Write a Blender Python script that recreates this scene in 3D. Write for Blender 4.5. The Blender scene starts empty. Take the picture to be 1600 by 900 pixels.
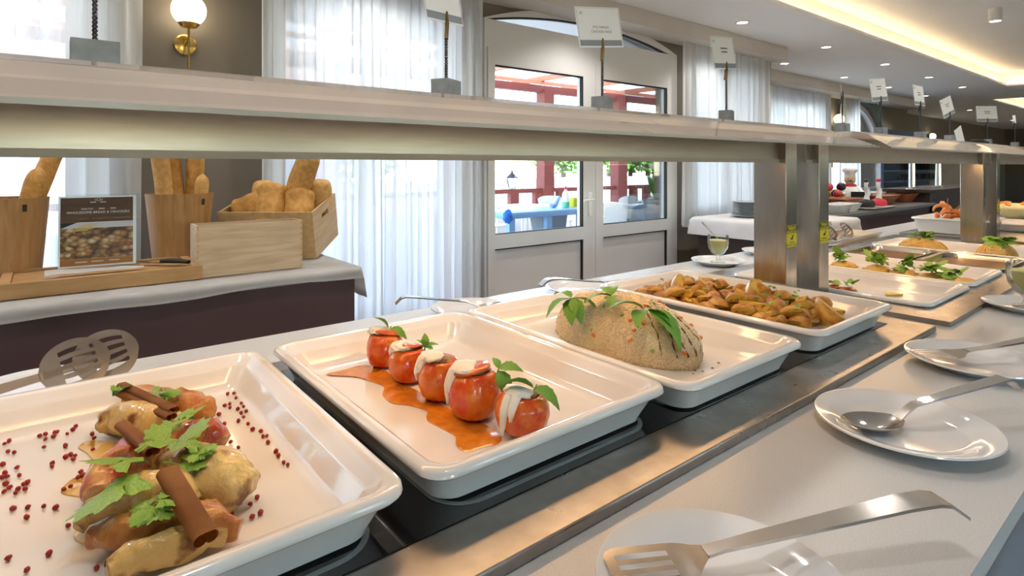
import bpy, bmesh, math, random
from mathutils import Vector, Matrix, noise
RN = random.Random(11)
SC = bpy.context.scene
C = SC.collection
PI = math.pi
# ------------------------------------------------------------------ camera
EYE = 1.38                      # eye height; world X runs along the buffet, Y towards the window wall, Z up
FX, FY = 0.6266, 0.7793         # horizontal viewing direction
cam_d = bpy.data.cameras.new('camera')
cam_d.sensor_width = 36.0
cam_d.lens = 901.0 / 1600.0 * 36.0
cam_d.shift_y = -191.0 / 1600.0
cam_d.clip_start = 0.02
cam_d.clip_end = 300
cam = bpy.data.objects.new('camera', cam_d)
C.objects.link(cam)
cam.location = (0, 0, EYE)
cam.rotation_euler = (PI / 2, 0, -math.asin(FX))
SC.camera = cam
# ------------------------------------------------------------------ sky, sun, exposure
W = bpy.data.worlds.new('sky')
SC.world = W
W.use_nodes = True
nt = W.node_tree
sky = nt.nodes.new('ShaderNodeTexSky')
sky.sky_type = 'NISHITA'
sky.sun_disc = False
sky.sun_elevation = math.radians(52)
sky.sun_rotation = math.radians(200)
sky.air_density = 1.0
sky.dust_density = 0.4
sky.ozone_density = 2.0
nt.links.new(sky.outputs[0], nt.nodes['Background'].inputs[0])
nt.nodes['Background'].inputs[1].default_value = 2.4
sun_d = bpy.data.lights.new('sun', 'SUN')
sun_d.energy = 9.0
sun_d.angle = math.radians(1.0)
sun_d.color = (1.0, 0.95, 0.87)
sun = bpy.data.objects.new('sun', sun_d)
C.objects.link(sun)
sun.rotation_euler = (math.radians(40), 0, math.radians(-18))   # high, from behind the building
SC.view_settings.view_transform = 'Standard'
SC.view_settings.look = 'None'
SC.view_settings.gamma = 1.0
SC.view_settings.use_curve_mapping = False
SC.view_settings.exposure = 0.15

# ------------------------------------------------------------------ helpers
def at(u, v, z):
    """point of the horizontal plane z that the photograph shows at (u, v)"""
    d = (EYE - z) * 901.0 / (v - 259.0)
    r = (u - 800.0) / 901.0 * d
    return Vector((d * FX + r * FY, d * FY - r * FX, z))

def aty(u, v, Y):
    """point of the vertical plane y = Y that the photograph shows at (u, v)"""
    k = (u - 800.0) / 901.0
    d = Y / (FY - k * FX)
    return Vector((d * (FX + k * FY), Y, EYE - (v - 259.0) / 901.0 * d))

def tag(o, label=None, cat=None, group=None, kind=None):
    if label: o['label'] = label
    if cat: o['category'] = cat
    if group: o['group'] = group
    if kind: o['kind'] = kind
    return o

def thing(name, label, cat, loc=(0, 0, 0), rz=0.0, group=None):
    o = bpy.data.objects.new(name, None)
    o.empty_display_size = 0.05
    C.objects.link(o)
    o.location = loc
    o.rotation_euler = (0, 0, rz)
    return tag(o, label, cat, group)

def put(name, me, parent=None, world=True):
    o = bpy.data.objects.new(name, me)
    C.objects.link(o)
    if parent is not None:
        o.parent = parent
        if world:
            o.matrix_parent_inverse = parent.matrix_basis.inverted()
    return o

def obj(name, bm, mat, parent=None, smooth=None, world=True):
    """link the bmesh as ONE mesh object; smooth = sharp-edge angle in degrees"""
    me = bpy.data.meshes.new(name)
    bmesh.ops.recalc_face_normals(bm, faces=bm.faces)
    bm.to_mesh(me)
    bm.free()
    for m in (mat if isinstance(mat, (list, tuple)) else [mat]):
        me.materials.append(m)
    if smooth is not None:
        for p in me.polygons:
            p.use_smooth = True
        me.set_sharp_from_angle(angle=math.radians(smooth if smooth > 30 else 20))
    return put(name, me, parent, world)

def struct(name, bm, mat, smooth=None, label=None):
    o = obj(name, bm, mat, None, smooth)
    o['kind'] = 'structure'
    if label: o['label'] = label
    return o

def copy_tree(o, parent=None):
    c = o.copy()
    C.objects.link(c)
    if parent is not None:
        c.parent = parent
        c.matrix_parent_inverse = o.matrix_parent_inverse
    for ch in list(o.children):
        copy_tree(ch, c)
    return c

def NB():
    return bmesh.new()

def box(bm, x0, x1, y0, y1, z0, z1, bev=0.0, seg=2):
    r = bmesh.ops.create_cube(bm, size=1.0)
    vs = r['verts']
    for v in vs:
        v.co = Vector(((x0 + x1) / 2 + v.co.x * (x1 - x0), (y0 + y1) / 2 + v.co.y * (y1 - y0), (z0 + z1) / 2 + v.co.z * (z1 - z0)))
    if bev > 0:
        es = list({e for v in vs for e in v.link_edges})
        bmesh.ops.bevel(bm, geom=es, offset=bev, segments=seg, profile=0.5, affect='EDGES')
    return bm

def bx(*a, **k):
    return box(NB(), *a, **k)

def lathe(bm, prof, seg=24, cx=0.0, cy=0.0, cap=True):
    """revolve (r, z) pairs about the vertical through (cx, cy)"""
    rings = []
    for r, z in prof:
        if r < 1e-6:
            rings.append([bm.verts.new((cx, cy, z))])
        else:
            rings.append([bm.verts.new((cx + r * math.cos(2 * PI * i / seg), cy + r * math.sin(2 * PI * i / seg), z)) for i in range(seg)])
    for a, b in zip(rings, rings[1:]):
        for i in range(seg):
            j = (i + 1) % seg
            if len(a) == 1 and len(b) == 1: continue
            if len(a) == 1: bm.faces.new((a[0], b[i], b[j]))
            elif len(b) == 1: bm.faces.new((a[i], a[j], b[0]))
            else: bm.faces.new((a[i], a[j], b[j], b[i]))
    if cap:
        if len(rings[0]) > 1: bm.faces.new(rings[0][::-1])
        if len(rings[-1]) > 1: bm.faces.new(rings[-1])
    return bm

def lt(*a, **k):
    return lathe(NB(), *a, **k)

def tube(bm, pts, rad, seg=8, flat=1.0, cap=True):
    """round bar through pts; rad is a number or one radius for each point"""
    pts = [Vector(p) for p in pts]
    n = len(pts)
    rs = rad if isinstance(rad, (list, tuple)) else [rad] * n
    t0 = (pts[1] - pts[0]).normalized()
    up = Vector((0, 0, 1)) if abs(t0.z) < 0.9 else Vector((1, 0, 0))
    a = t0.cross(up).normalized()
    rings = []
    for i in range(n):
        t = (pts[min(i + 1, n - 1)] - pts[max(i - 1, 0)])
        t = t.normalized() if t.length > 1e-9 else t0
        a = (a - t * a.dot(t))
        a = a.normalized() if a.length > 1e-6 else t.orthogonal().normalized()
        b = t.cross(a).normalized()
        rings.append([bm.verts.new(pts[i] + (a * math.cos(2 * PI * k / seg) + b * flat * math.sin(2 * PI * k / seg)) * rs[i]) for k in range(seg)])
    for p, q in zip(rings, rings[1:]):
        for k in range(seg):
            bm.faces.new((p[k], p[(k + 1) % seg], q[(k + 1) % seg], q[k]))
    if cap:
        bm.faces.new(rings[0][::-1])
        bm.faces.new(rings[-1])
    return bm

def tb(*a, **k):
    return tube(NB(), *a, **k)

def prism(bm, poly, lo, hi, axis='y'):
    """extrude a 2-D polygon; axis y: polygon in x,z; axis z: polygon in x,y; axis x: polygon in y,z"""
    def P(p, h):
        return {'y': (p[0], h, p[1]), 'z': (p[0], p[1], h), 'x': (h, p[0], p[1])}[axis]
    a = [bm.verts.new(P(p, lo)) for p in poly]
    b = [bm.verts.new(P(p, hi)) for p in poly]
    n = len(poly)
    bm.faces.new(a[::-1])
    bm.faces.new(b)
    for i in range(n):
        bm.faces.new((a[i], a[(i + 1) % n], b[(i + 1) % n], b[i]))
    return bm

def blob(rx, ry, rz, amp=0.12, freq=2.2, sub=3, seed=0.0, flat_bottom=None):
    bm = NB()
    bmesh.ops.create_icosphere(bm, subdivisions=sub, radius=1.0)
    for v in bm.verts:
        k = 1.0 + amp * noise.noise(v.co * freq + Vector((seed, seed * 1.7, 3.1)))
        c = Vector((v.co.x * rx * k, v.co.y * ry * k, v.co.z * rz * k))
        if flat_bottom is not None and c.z < -flat_bottom: c.z = -flat_bottom
        v.co = c
    return bm

def rrect(x0, x1, y0, y1, r, n=6):
    pts = []
    for cx, cy, a0 in ((x1 - r, y1 - r, 0), (x0 + r, y1 - r, PI / 2), (x0 + r, y0 + r, PI), (x1 - r, y0 + r, 1.5 * PI)):
        for i in range(n + 1):
            a = a0 + PI / 2 * i / n
            pts.append((cx + r * math.cos(a), cy + r * math.sin(a)))
    return pts

def loft_rects(bm, rings, n=6, cap=True):
    """rings of (x0, x1, y0, y1, radius, z)"""
    R = [[bm.verts.new((p[0], p[1], z)) for p in rrect(x0, x1, y0, y1, r, n)] for x0, x1, y0, y1, r, z in rings]
    for a, b in zip(R, R[1:]):
        m = len(a)
        for i in range(m):
            bm.faces.new((a[i], a[(i + 1) % m], b[(i + 1) % m], b[i]))
    if cap:
        bm.faces.new(R[0][::-1])
        bm.faces.new(R[-1])
    return bm

def sheet(fn, nu, nv):
    bm = NB()
    g = [[bm.verts.new(fn(i / nu, j / nv)) for j in range(nv + 1)] for i in range(nu + 1)]
    for i in range(nu):
        for j in range(nv):
            bm.faces.new((g[i][j], g[i + 1][j], g[i + 1][j + 1], g[i][j + 1]))
    return bm

# ------------------------------------------------------------------ materials
def mat(name, col, rough=0.5, metal=0.0, col2=None, scale=8.0, stretch=(1, 1, 1), bump=0.0, bscale=None, coat=0.0, trans=0.0, ior=1.45,
        emit=None, es=0.0, lo=0.35, hi=0.65, sss=0.0, detail=4.0, alpha=1.0, spec=0.5, rvar=0.0):
    m = bpy.data.materials.new(name)
    m.use_nodes = True
    t = m.node_tree
    b = t.nodes['Principled BSDF']
    b.inputs['Roughness'].default_value = rough
    b.inputs['Metallic'].default_value = metal
    b.inputs['IOR'].default_value = ior
    b.inputs['Coat Weight'].default_value = coat
    b.inputs['Transmission Weight'].default_value = trans
    b.inputs['Alpha'].default_value = alpha
    b.inputs['Specular IOR Level'].default_value = spec
    if sss:
        b.inputs['Subsurface Weight'].default_value = sss
        b.inputs['Subsurface Radius'].default_value = (0.01, 0.005, 0.003)
    tc = t.nodes.new('ShaderNodeTexCoord')
    mp = t.nodes.new('ShaderNodeMapping')
    mp.inputs['Scale'].default_value = stretch
    t.links.new(tc.outputs['Object'], mp.inputs[0])
    nz = t.nodes.new('ShaderNodeTexNoise')
    nz.inputs['Scale'].default_value = scale
    nz.inputs['Detail'].default_value = detail
    t.links.new(mp.outputs[0], nz.inputs['Vector'])
    rp = t.nodes.new('ShaderNodeValToRGB')
    rp.color_ramp.elements[0].position = lo
    rp.color_ramp.elements[1].position = hi
    c2 = col2 or tuple(c * 0.93 for c in col)
    rp.color_ramp.elements[0].color = (*col, 1)
    rp.color_ramp.elements[1].color = (*c2, 1)
    t.links.new(nz.outputs[0], rp.inputs[0])
    t.links.new(rp.outputs[0], b.inputs['Base Color'])
    if rvar:
        mr = t.nodes.new('ShaderNodeMapRange')
        mr.inputs['To Min'].default_value = max(0.02, rough - rvar)
        mr.inputs['To Max'].default_value = rough + rvar
        t.links.new(nz.outputs[0], mr.inputs[0])
        t.links.new(mr.outputs[0], b.inputs['Roughness'])
    if bump:
        bp = t.nodes.new('ShaderNodeBump')
        bp.inputs['Strength'].default_value = bump
        bp.inputs['Distance'].default_value = 0.005
        src = nz
        if bscale:
            src = t.nodes.new('ShaderNodeTexNoise')
            src.inputs['Scale'].default_value = bscale
            src.inputs['Detail'].default_value = 3
            t.links.new(mp.outputs[0], src.inputs['Vector'])
        t.links.new(src.outputs[0], bp.inputs['Height'])
        t.links.new(bp.outputs[0], b.inputs['Normal'])
    if emit:
        b.inputs['Emission Color'].default_value = (*emit, 1)
        b.inputs['Emission Strength'].default_value = es
    return m

def wood(name, a, b_, scale=6.0, stretch=(1, 1, 12), rough=0.5, rot=(0, 0, 0)):
    m = mat(name, a, rough, col2=b_, scale=scale, stretch=stretch, bump=0.08, lo=0.3, hi=0.7, detail=6)
    t = m.node_tree
    mp = [n for n in t.nodes if n.type == 'MAPPING'][0]
    mp.inputs['Rotation'].default_value = rot
    nz = [n for n in t.nodes if n.type == 'TEX_NOISE'][0]
    nz.inputs['Distortion'].default_value = 0.6
    return m

def thin_glass(name, tint=(1, 1, 1), gloss=0.06, rough=0.0):
    m = bpy.data.materials.new(name)
    m.use_nodes = True
    t = m.node_tree
    t.nodes.clear()
    out = t.nodes.new('ShaderNodeOutputMaterial')
    mx = t.nodes.new('ShaderNodeMixShader')
    tr = t.nodes.new('ShaderNodeBsdfTransparent')
    gl = t.nodes.new('ShaderNodeBsdfGlossy')
    fr = t.nodes.new('ShaderNodeFresnel')
    fr.inputs['IOR'].default_value = 1.3
    tr.inputs[0].default_value = (*tint, 1)
    gl.inputs['Roughness'].default_value = rough
    ml = t.nodes.new('ShaderNodeMath')
    ml.operation = 'MULTIPLY'
    ml.inputs[1].default_value = gloss * 16
    t.links.new(fr.outputs[0], ml.inputs[0])
    t.links.new(ml.outputs[0], mx.inputs[0])
    t.links.new(tr.outputs[0], mx.inputs[1])
    t.links.new(gl.outputs[0], mx.inputs[2])
    t.links.new(mx.outputs[0], out.inputs[0])
    return m

def sheer(name, col, clear=0.3):
    m = bpy.data.materials.new(name)
    m.use_nodes = True
    t = m.node_tree
    t.nodes.clear()
    out = t.nodes.new('ShaderNodeOutputMaterial')
    m1 = t.nodes.new('ShaderNodeMixShader')
    m2 = t.nodes.new('ShaderNodeMixShader')
    tr = t.nodes.new('ShaderNodeBsdfTransparent')
    tl = t.nodes.new('ShaderNodeBsdfTranslucent')
    df = t.nodes.new('ShaderNodeBsdfDiffuse')
    tc = t.nodes.new('ShaderNodeTexCoord')
    mp = t.nodes.new('ShaderNodeMapping')
    mp.inputs['Scale'].default_value = (60, 60, 1)
    nz = t.nodes.new('ShaderNodeTexNoise')
    nz.inputs['Scale'].default_value = 4
    mr = t.nodes.new('ShaderNodeMapRange')
    mr.inputs['To Min'].default_value = 1 - clear - 0.06
    mr.inputs['To Max'].default_value = 1 - clear + 0.06
    for a, b in ((tc.outputs['Object'], mp.inputs[0]), (mp.outputs[0], nz.inputs['Vector']), (nz.outputs[0], mr.inputs[0])):
        t.links.new(a, b)
    tl.inputs[0].default_value = (*col, 1)
    df.inputs[0].default_value = (*col, 1)
    m1.inputs[0].default_value = 0.45
    t.links.new(tl.outputs[0], m1.inputs[1])
    t.links.new(df.outputs[0], m1.inputs[2])
    t.links.new(mr.outputs[0], m2.inputs[0])
    t.links.new(tr.outputs[0], m2.inputs[1])
    t.links.new(m1.outputs[0], m2.inputs[2])
    t.links.new(m2.outputs[0], out.inputs[0])
    return m

def lamp_mat(name, col, s):
    return mat(name, (0.9, 0.9, 0.9), 0.4, emit=col, es=s)

M = {}
M['taupe'] = mat('taupe_plaster', (0.20, 0.175, 0.14), 0.8, col2=(0.185, 0.16, 0.128), scale=3, bump=0.03, bscale=120)
M['ceil'] = mat('ceiling_paint', (0.84, 0.84, 0.83), 0.85, col2=(0.82, 0.82, 0.815), scale=2)
M['cornice'] = mat('cornice_paint', (0.62, 0.58, 0.54), 0.8, scale=3)
M['floor'] = mat('floor_tile', (0.42, 0.37, 0.31), 0.35, col2=(0.48, 0.42, 0.36), scale=2.5)
M['pvc'] = mat('white_pvc', (0.66, 0.66, 0.66), 0.35, col2=(0.64, 0.64, 0.645), scale=5)
M['gasket'] = mat('black_gasket', (0.01, 0.01, 0.012), 0.6)
M['glass'] = thin_glass('window_glass', (0.97, 0.99, 0.98), 0.05)
M['acrylic'] = thin_glass('clear_acrylic', (0.96, 0.98, 0.99), 0.012)
M['clearglass'] = thin_glass('drinking_glass', (0.95, 0.97, 0.96), 0.045)
M['curtain'] = sheer('sheer_curtain', (0.88, 0.90, 0.92), 0.20)
M['curtain2'] = sheer('dense_sheer_curtain', (0.88, 0.90, 0.92), 0.07)
M['quartz'] = mat('speckled_quartz', (0.60, 0.60, 0.59), 0.30, col2=(0.50, 0.50, 0.49), scale=420, lo=0.45, hi=0.75)
M['counterpanel'] = mat('counter_panel', (0.36, 0.37, 0.39), 0.5, scale=4)
M['rail'] = mat('grey_rail', (0.30, 0.32, 0.35), 0.4, scale=5)
M['steel'] = mat('brushed_steel', (0.38, 0.355, 0.31), 0.36, 1.0, col2=(0.36, 0.335, 0.29), scale=14, stretch=(1, 14, 14), rvar=0.03)
M['steelv'] = mat('brushed_steel_posts', (0.56, 0.53, 0.48), 0.24, 1.0, col2=(0.45, 0.42, 0.37), scale=9, stretch=(6, 6, 1), rvar=0.08)
M['steelplate'] = mat('worn_steel_plate', (0.42, 0.40, 0.38), 0.3, 1.0, col2=(0.33, 0.31, 0.29), scale=18, rvar=0.09)
M['cutlery'] = mat('cutlery_steel', (0.62, 0.60, 0.57), 0.18, 1.0, scale=30, rvar=0.05)
M['blackglass'] = mat('black_induction_glass', (0.004, 0.004, 0.005), 0.06, scale=5, coat=0.5)
M['mark'] = mat('grey_zone_mark', (0.25, 0.28, 0.30), 0.4)
M['porcelain'] = mat('white_porcelain', (0.76, 0.745, 0.725), 0.13, col2=(0.74, 0.725, 0.705), scale=6, coat=0.4)
M['plate'] = mat('plate_porcelain', (0.78, 0.79, 0.80), 0.1, scale=6, coat=0.4)
M['visor'] = mat('visor_white_glass', (0.86, 0.80, 0.75), 0.10, col2=(0.85, 0.79, 0.74), scale=3, coat=0.7)
M['visoredge'] = mat('visor_edge', (0.46, 0.46, 0.42), 0.3)
M['lip'] = mat('gantry_lip', (0.30, 0.27, 0.23), 0.4)
M['yellow'] = mat('sticker_yellow', (0.75, 0.62, 0.02), 0.45)
M['black'] = mat('black_ink', (0.012, 0.012, 0.012), 0.5)
M['slate'] = mat('slate_block', (0.20, 0.22, 0.24), 0.75, col2=(0.27, 0.29, 0.31), scale=40, bump=0.2)
M['wire'] = mat('dark_wire', (0.08, 0.08, 0.085), 0.35, 0.9)
M['card'] = mat('card_white', (0.80, 0.82, 0.86), 0.45, scale=4)
M['cardband'] = mat('card_grey_band', (0.25, 0.29, 0.33), 0.5)
M['ink'] = mat('grey_ink', (0.10, 0.10, 0.13), 0.6)
M['green'] = mat('green_badge', (0.30, 0.58, 0.22), 0.5)
M['oak'] = wood('oak_veneer', (0.42, 0.23, 0.085), (0.30, 0.15, 0.05), 9, (6, 6, 0.6))
M['board'] = wood('oak_board', (0.46, 0.27, 0.11), (0.36, 0.19, 0.07), 9, (0.8, 7, 7))
M['pale'] = wood('pale_pine', (0.62, 0.47, 0.31), (0.45, 0.31, 0.18), 6, (0.8, 7, 7))
M['pale2'] = wood('honey_pine', (0.56, 0.38, 0.19), (0.44, 0.28, 0.12), 6, (7, 0.9, 7))
M['crust'] = mat('bread_crust', (0.60, 0.33, 0.085), 0.6, col2=(0.47, 0.22, 0.045), scale=45, bump=0.35, bscale=160)
M['crustpale'] = mat('floured_crust', (0.66, 0.41, 0.15), 0.7, col2=(0.54, 0.29, 0.08), scale=50, bump=0.35, bscale=180)
M['seed'] = mat('sesame', (0.75, 0.62, 0.38), 0.6)
M['cloth'] = mat('white_tablecloth', (0.74, 0.72, 0.70), 0.85, scale=9)
M['purple'] = mat('aubergine_panel', (0.105, 0.066, 0.07), 0.55, col2=(0.095, 0.06, 0.063), scale=5)
M['darkbrown'] = mat('dark_brown_panel', (0.05, 0.035, 0.03), 0.5, scale=5)
M['oldbrass'] = mat('dull_brass', (0.26, 0.17, 0.07), 0.35, 1.0)
M['brass'] = mat('brass', (0.62, 0.42, 0.13), 0.22, 1.0)
M['globe'] = lamp_mat('lit_opal_globe', (1.0, 0.84, 0.60), 7.0)
M['led'] = lamp_mat('led_warm', (1.0, 0.72, 0.40), 14.0)
M['spotdisc'] = lamp_mat('spot_disc', (1.0, 0.90, 0.76), 9.0)
M['heat'] = lamp_mat('heat_lamp', (1.0, 0.62, 0.28), 6.0)
M['white'] = mat('white_plastic', (0.80, 0.80, 0.80), 0.4, scale=4)

# ------------------------------------------------------------------ room shell
WY = 3.24       # inner face of the window wall
b = bx(-4, 26, -5.2, 5.2, -0.12, 0.0)
struct('floor', b, M['floor'])
SPR, PEAK = 2.40, 2.585      # door arch
def arch_pts(x0, x1, zs, zp, n=20):
    h = zp - zs
    c = (x1 - x0) / 2
    Rr = (c * c + h * h) / (2 * h)
    a = math.asin(c / Rr)
    cx = (x0 + x1) / 2
    return [(cx + Rr * math.sin(-a + 2 * a * i / n), zp - Rr + Rr * math.cos(-a + 2 * a * i / n)) for i in range(n + 1)]
DX0, DX1 = 2.33, 4.53
b = NB()
for x0, x1, z0, z1 in ((-4, -1.5, 0, 2.9), (-1.5, 0.12, 0, 0.45), (-1.5, 0.12, 2.36, 2.9), (0.12, 0.98, 0, 2.9), (0.98, 2.12, 0, 0.45), (0.98, 2.12, 2.36, 2.9),
                       (2.12, DX0, 0, 2.9), (DX1, 4.72, 0, 2.9), (4.72, 5.95, 0, 0.95), (4.72, 5.95, 2.36, 2.9), (5.95, 6.35, 0, 2.9)):
    box(b, x0, x1, WY, WY + 0.2, z0, z1)
ap = arch_pts(DX0, DX1, SPR, PEAK)
prism(b, [(DX0, 2.9)] + ap + [(DX1, 2.9)], WY, WY + 0.2)
box(b, 6.25, 6.35, WY + 0.2, 4.3, 0, 2.9)
struct('wall_windows', b, M['taupe'], label='taupe plaster wall with curtained windows and arched door')
# far wall set further back, with an arched window
b = NB()
AX0, AX1, AS, AP = 9.95, 12.45, 1.35, 2.50
for x0, x1, z0, z1 in ((6.35, 7.7, 0, 2.9), (7.7, 9.6, 0, 0.9), (7.7, 9.6, 2.36, 2.9), (9.6, AX0, 0, 2.9), (AX0, AX1, 0, 0.9), (AX1, 13.6, 0, 2.9)):
    box(b, x0, x1, 4.1, 4.35, z0, z1)
ap2 = arch_pts(AX0, AX1, AS, AP)
prism(b, [(AX0, 2.9)] + ap2 + [(AX1, 2.9)], 4.1, 4.35)
box(b, 13.5, 13.6, 4.35, 4.9, 0, 2.9)
box(b, 13.5, 26, 4.9, 5.1, 0, 2.9)
struct('wall_far', b, M['taupe'])
struct('wall_end', bx(26, 26.2, -5.2, 5.2, 0, 2.9), M['taupe'])
struct('wall_left', bx(-4.2, -4, -5.2, 3.5, 0, 2.9), M['taupe'])
b = NB()                      # wall behind the viewer; its unseen small windows are added for fill daylight
box(b, -4, 26, -5.2, -5, 0, 1.0)
box(b, -4, 26, -5.2, -5, 2.1, 2.9)
for i in range(11):
    box(b, max(-4, -4 + i * 3.0 - 1.0), min(26, -4 + i * 3.0 + 1.0), -5.2, -5, 1.0, 2.1)
struct('wall_rear', b, M['taupe'])
# ceilings: lower soffit at 2.65, recesses at 2.87 with cove lighting
CZ, RZ = 2.65, 2.87
struct('ceiling', bx(-4, 26, -5.2, 5.2, RZ, RZ + 0.1), M['ceil'])
b = NB()
CE = 2.34
box(b, -4, 14.0, CE, 5.2, CZ, RZ - 0.001)
box(b, 14.0, 26, 3.0, 5.2, CZ, RZ - 0.001)
box(b, 12.05, 14.0, -3, CE, CZ, RZ - 0.001)
box(b, 24, 26, -3, 3.0, CZ, RZ - 0.001)
box(b, -4, 26, -5.2, -3, CZ, RZ - 0.001)
struct('ceiling_soffit', b, M['ceil'])
b = NB()                      # lips that hide the led strips
box(b, -4, 11.93, CE - 0.12, CE, CZ, CZ + 0.03)
box(b, 11.93, 12.05, -3, CE, CZ, CZ + 0.03)
box(b, 14.12, 24, 2.88, 3.0, CZ, CZ + 0.03)
box(b, 14.0, 14.12, -3, 3.0, CZ, CZ + 0.03)
struct('trim_1', b, M['ceil'])
struct('trim_2', bx(-4, 6.2, 2.98, WY, 2.515, CZ - 0.001), M['cornice'])
struct('trim_3', bx(6.35, 13.45, 3.76, 4.1, 2.50, CZ - 0.001), M['cornice'])
for nm, x0, x1, y0, y1, lab in (('cove_light', -4, 11.9, CE - 0.07, CE - 0.05, 'long warm cove light strip hidden along the near ceiling recess'),
                                ('cove_light', 11.98, 12.0, -3, CE - 0.1, 'warm cove light strip across the far end of the near recess'),
                                ('cove_light', 14.2, 24, 2.93, 2.95, 'warm cove light strip along the more distant ceiling recess')):
    o = obj(nm, bx(x0, x1, y0, y1, CZ + 0.031, CZ + 0.045), M['led'])
    tag(o, lab, 'light', 'cove lights')
# ------------------------------------------------------------------ windows, door, curtains
def window(name, x0, x1, z0, z1, y):
    w = bpy.data.objects.new(name, None)
    C.objects.link(w)
    w.location = ((x0 + x1) / 2, y, z0)
    w['kind'] = 'structure'
    f = NB()
    t = 0.06
    for a in ((x0, x0 + t, z0, z1), (x1 - t, x1, z0, z1), (x0 + t, x1 - t, z0, z0 + t), (x0 + t, x1 - t, z1 - t, z1), ((x0 + x1) / 2 - 0.04, (x0 + x1) / 2 + 0.04, z0 + t, z1 - t)):
        box(f, a[0], a[1], y, y + 0.06, a[2], a[3])
    obj('window_frame', f, M['pvc'], w)
    xm = (x0 + x1) / 2
    for a, c in ((x0 + t, xm - 0.04), (xm + 0.04, x1 - t)):
        obj('pane', bx(a, c, y + 0.025, y + 0.031, z0 + t, z1 - t), M['glass'], w)
window('window_1', -1.5, 0.12, 0.45, 2.36, WY + 0.08)
window('window_2', 0.98, 2.12, 0.45, 2.36, WY + 0.08)
window('window_3', 4.72, 5.95, 0.95, 2.36, WY + 0.08)
window('window_4', 7.7, 9.6, 0.9, 2.36, 4.2)
for i in range(10):  # unseen rear windows, added and sized to let in fill daylight
    window('window_%d' % (6 + i), -4 + i * 3 + 1.0, -4 + (i + 1) * 3 - 1.0, 1.0, 2.1, -5.13)
# far arched window
w = bpy.data.objects.new('window_5', None); C.objects.link(w); w['kind'] = 'structure'; w.location = (11.2, 4.2, 0.9)
inn = arch_pts(AX0 + 0.09, AX1 - 0.09, AS, AP - 0.09)
f = NB()
for (p, q, r, s) in zip(ap2, ap2[1:], inn, inn[1:]):
    prism(f, [p, q, s, r], 4.16, 4.24)
box(f, AX0, AX0 + 0.09, 4.16, 4.24, 0.9, AS); box(f, AX1 - 0.09, AX1, 4.16, 4.24, 0.9, AS); box(f, AX0 + 0.09, AX1 - 0.09, 4.16, 4.24, 0.9, 0.98)
obj('window_frame', f, M['pvc'], w)
obj('pane', prism(NB(), [(AX0 + 0.09, 0.98)] + inn + [(AX1 - 0.09, 0.98)], 4.195, 4.202), M['glass'], w)
o1 = arch_pts(AX0 - 0.16, AX1 + 0.16, AS, AP + 0.13)
f = NB()
for (p, q, r, s) in zip(o1, o1[1:], ap2, ap2[1:]):
    prism(f, [p, q, s, r], 4.04, 4.099)
struct('trim_4', f, mat('grey_green_arch', (0.16, 0.19, 0.15), 0.7))

DY = 3.2
door = bpy.data.objects.new('door_1', None); C.objects.link(door); door['kind'] = 'structure'; door.location = (3.43, DY, 0)
door['label'] = 'white double terrace door with glass upper panes and arched transom'
GB = 2.395
g_arc = arch_pts(2.355, 4.41, GB + 0.002, 2.508)
fr = NB()
box(fr, DX0, DX1, DY, DY + 0.08, 2.20, GB)
for (p, q, r, s) in zip(ap, ap[1:], g_arc, g_arc[1:]):
    prism(fr, [p, q, s, r], DY, DY + 0.08)
prism(fr, [(DX0, GB), ap[0], g_arc[0]], DY, DY + 0.08)
prism(fr, [(DX1, GB), g_arc[-1], ap[-1]], DY, DY + 0.08)
box(fr, DX0, 2.352, DY, DY + 0.08, 0, 2.2); box(fr, 4.465, DX1, DY, DY + 0.08, 0, 2.2)
obj('door_frame', fr, M['pvc'], door)
obj('transom_pane', prism(NB(), g_arc, DY + 0.035, DY + 0.042), M['glass'], door)
gk = NB()
for (p, q) in zip(g_arc, g_arc[1:]):
    prism(gk, [p, q, (q[0], q[1] - 0.012), (p[0], p[1] - 0.012)], DY + 0.01, DY + 0.034)
obj('gasket', gk, M['gasket'], door)
for lx0, lx1, gx0, gx1 in ((2.354, 3.424, 2.413, 3.287), (3.428, 4.463, 3.516, 4.369)):
    lf = NB()
    y0, y1 = DY - 0.012, DY + 0.06
    for a in ((lx0, gx0, 0.01, 2.198), (gx1, lx1, 0.01, 2.198), (gx0, gx1, 2.083, 2.198), (gx0, gx1, 0.80, 0.90), (gx0, gx1, 0.01, 0.12)):
        box(lf, a[0], a[1], y0, y1, a[2], a[3])
    leaf = obj('door_leaf', lf, M['pvc'], door)
    obj('pane', bx(gx0, gx1, DY + 0.02, DY + 0.028, 0.90, 2.083), M['glass'], leaf)
    obj('panel', bx(gx0, gx1, DY + 0.012, DY + 0.04, 0.12, 0.80), M['pvc'], leaf)
    gk = NB()
    for a in ((gx0, gx1, 2.073, 2.083), (gx1 - 0.012, gx1, 0.9, 2.083), (gx0, gx1, 0.9, 0.906), (gx1 - 0.012, gx1, 0.12, 0.8), (gx0, gx1, 0.79, 0.8)):
        box(gk, a[0], a[1], DY - 0.005, DY + 0.0195 if a[2] > 0.85 else DY + 0.0115, a[2], a[3])
    obj('gasket', gk, M['gasket'], leaf)
    if lx0 < 3:
        h = NB()
        box(h, 3.335, 3.375, y0 - 0.012, y0, 0.98, 1.17, 0.004)
        tube(h, [(3.355, y0 - 0.01, 1.115), (3.355, y0 - 0.05, 1.115), (3.30, y0 - 0.055, 1.113), (3.24, y0 - 0.05, 1.108)], 0.009, 8)
        box(h, 3.348, 3.362, y0 - 0.0135, y0 - 0.011, 1.02, 1.05)
        obj('handle', h, M['white'], leaf, 40)

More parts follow.
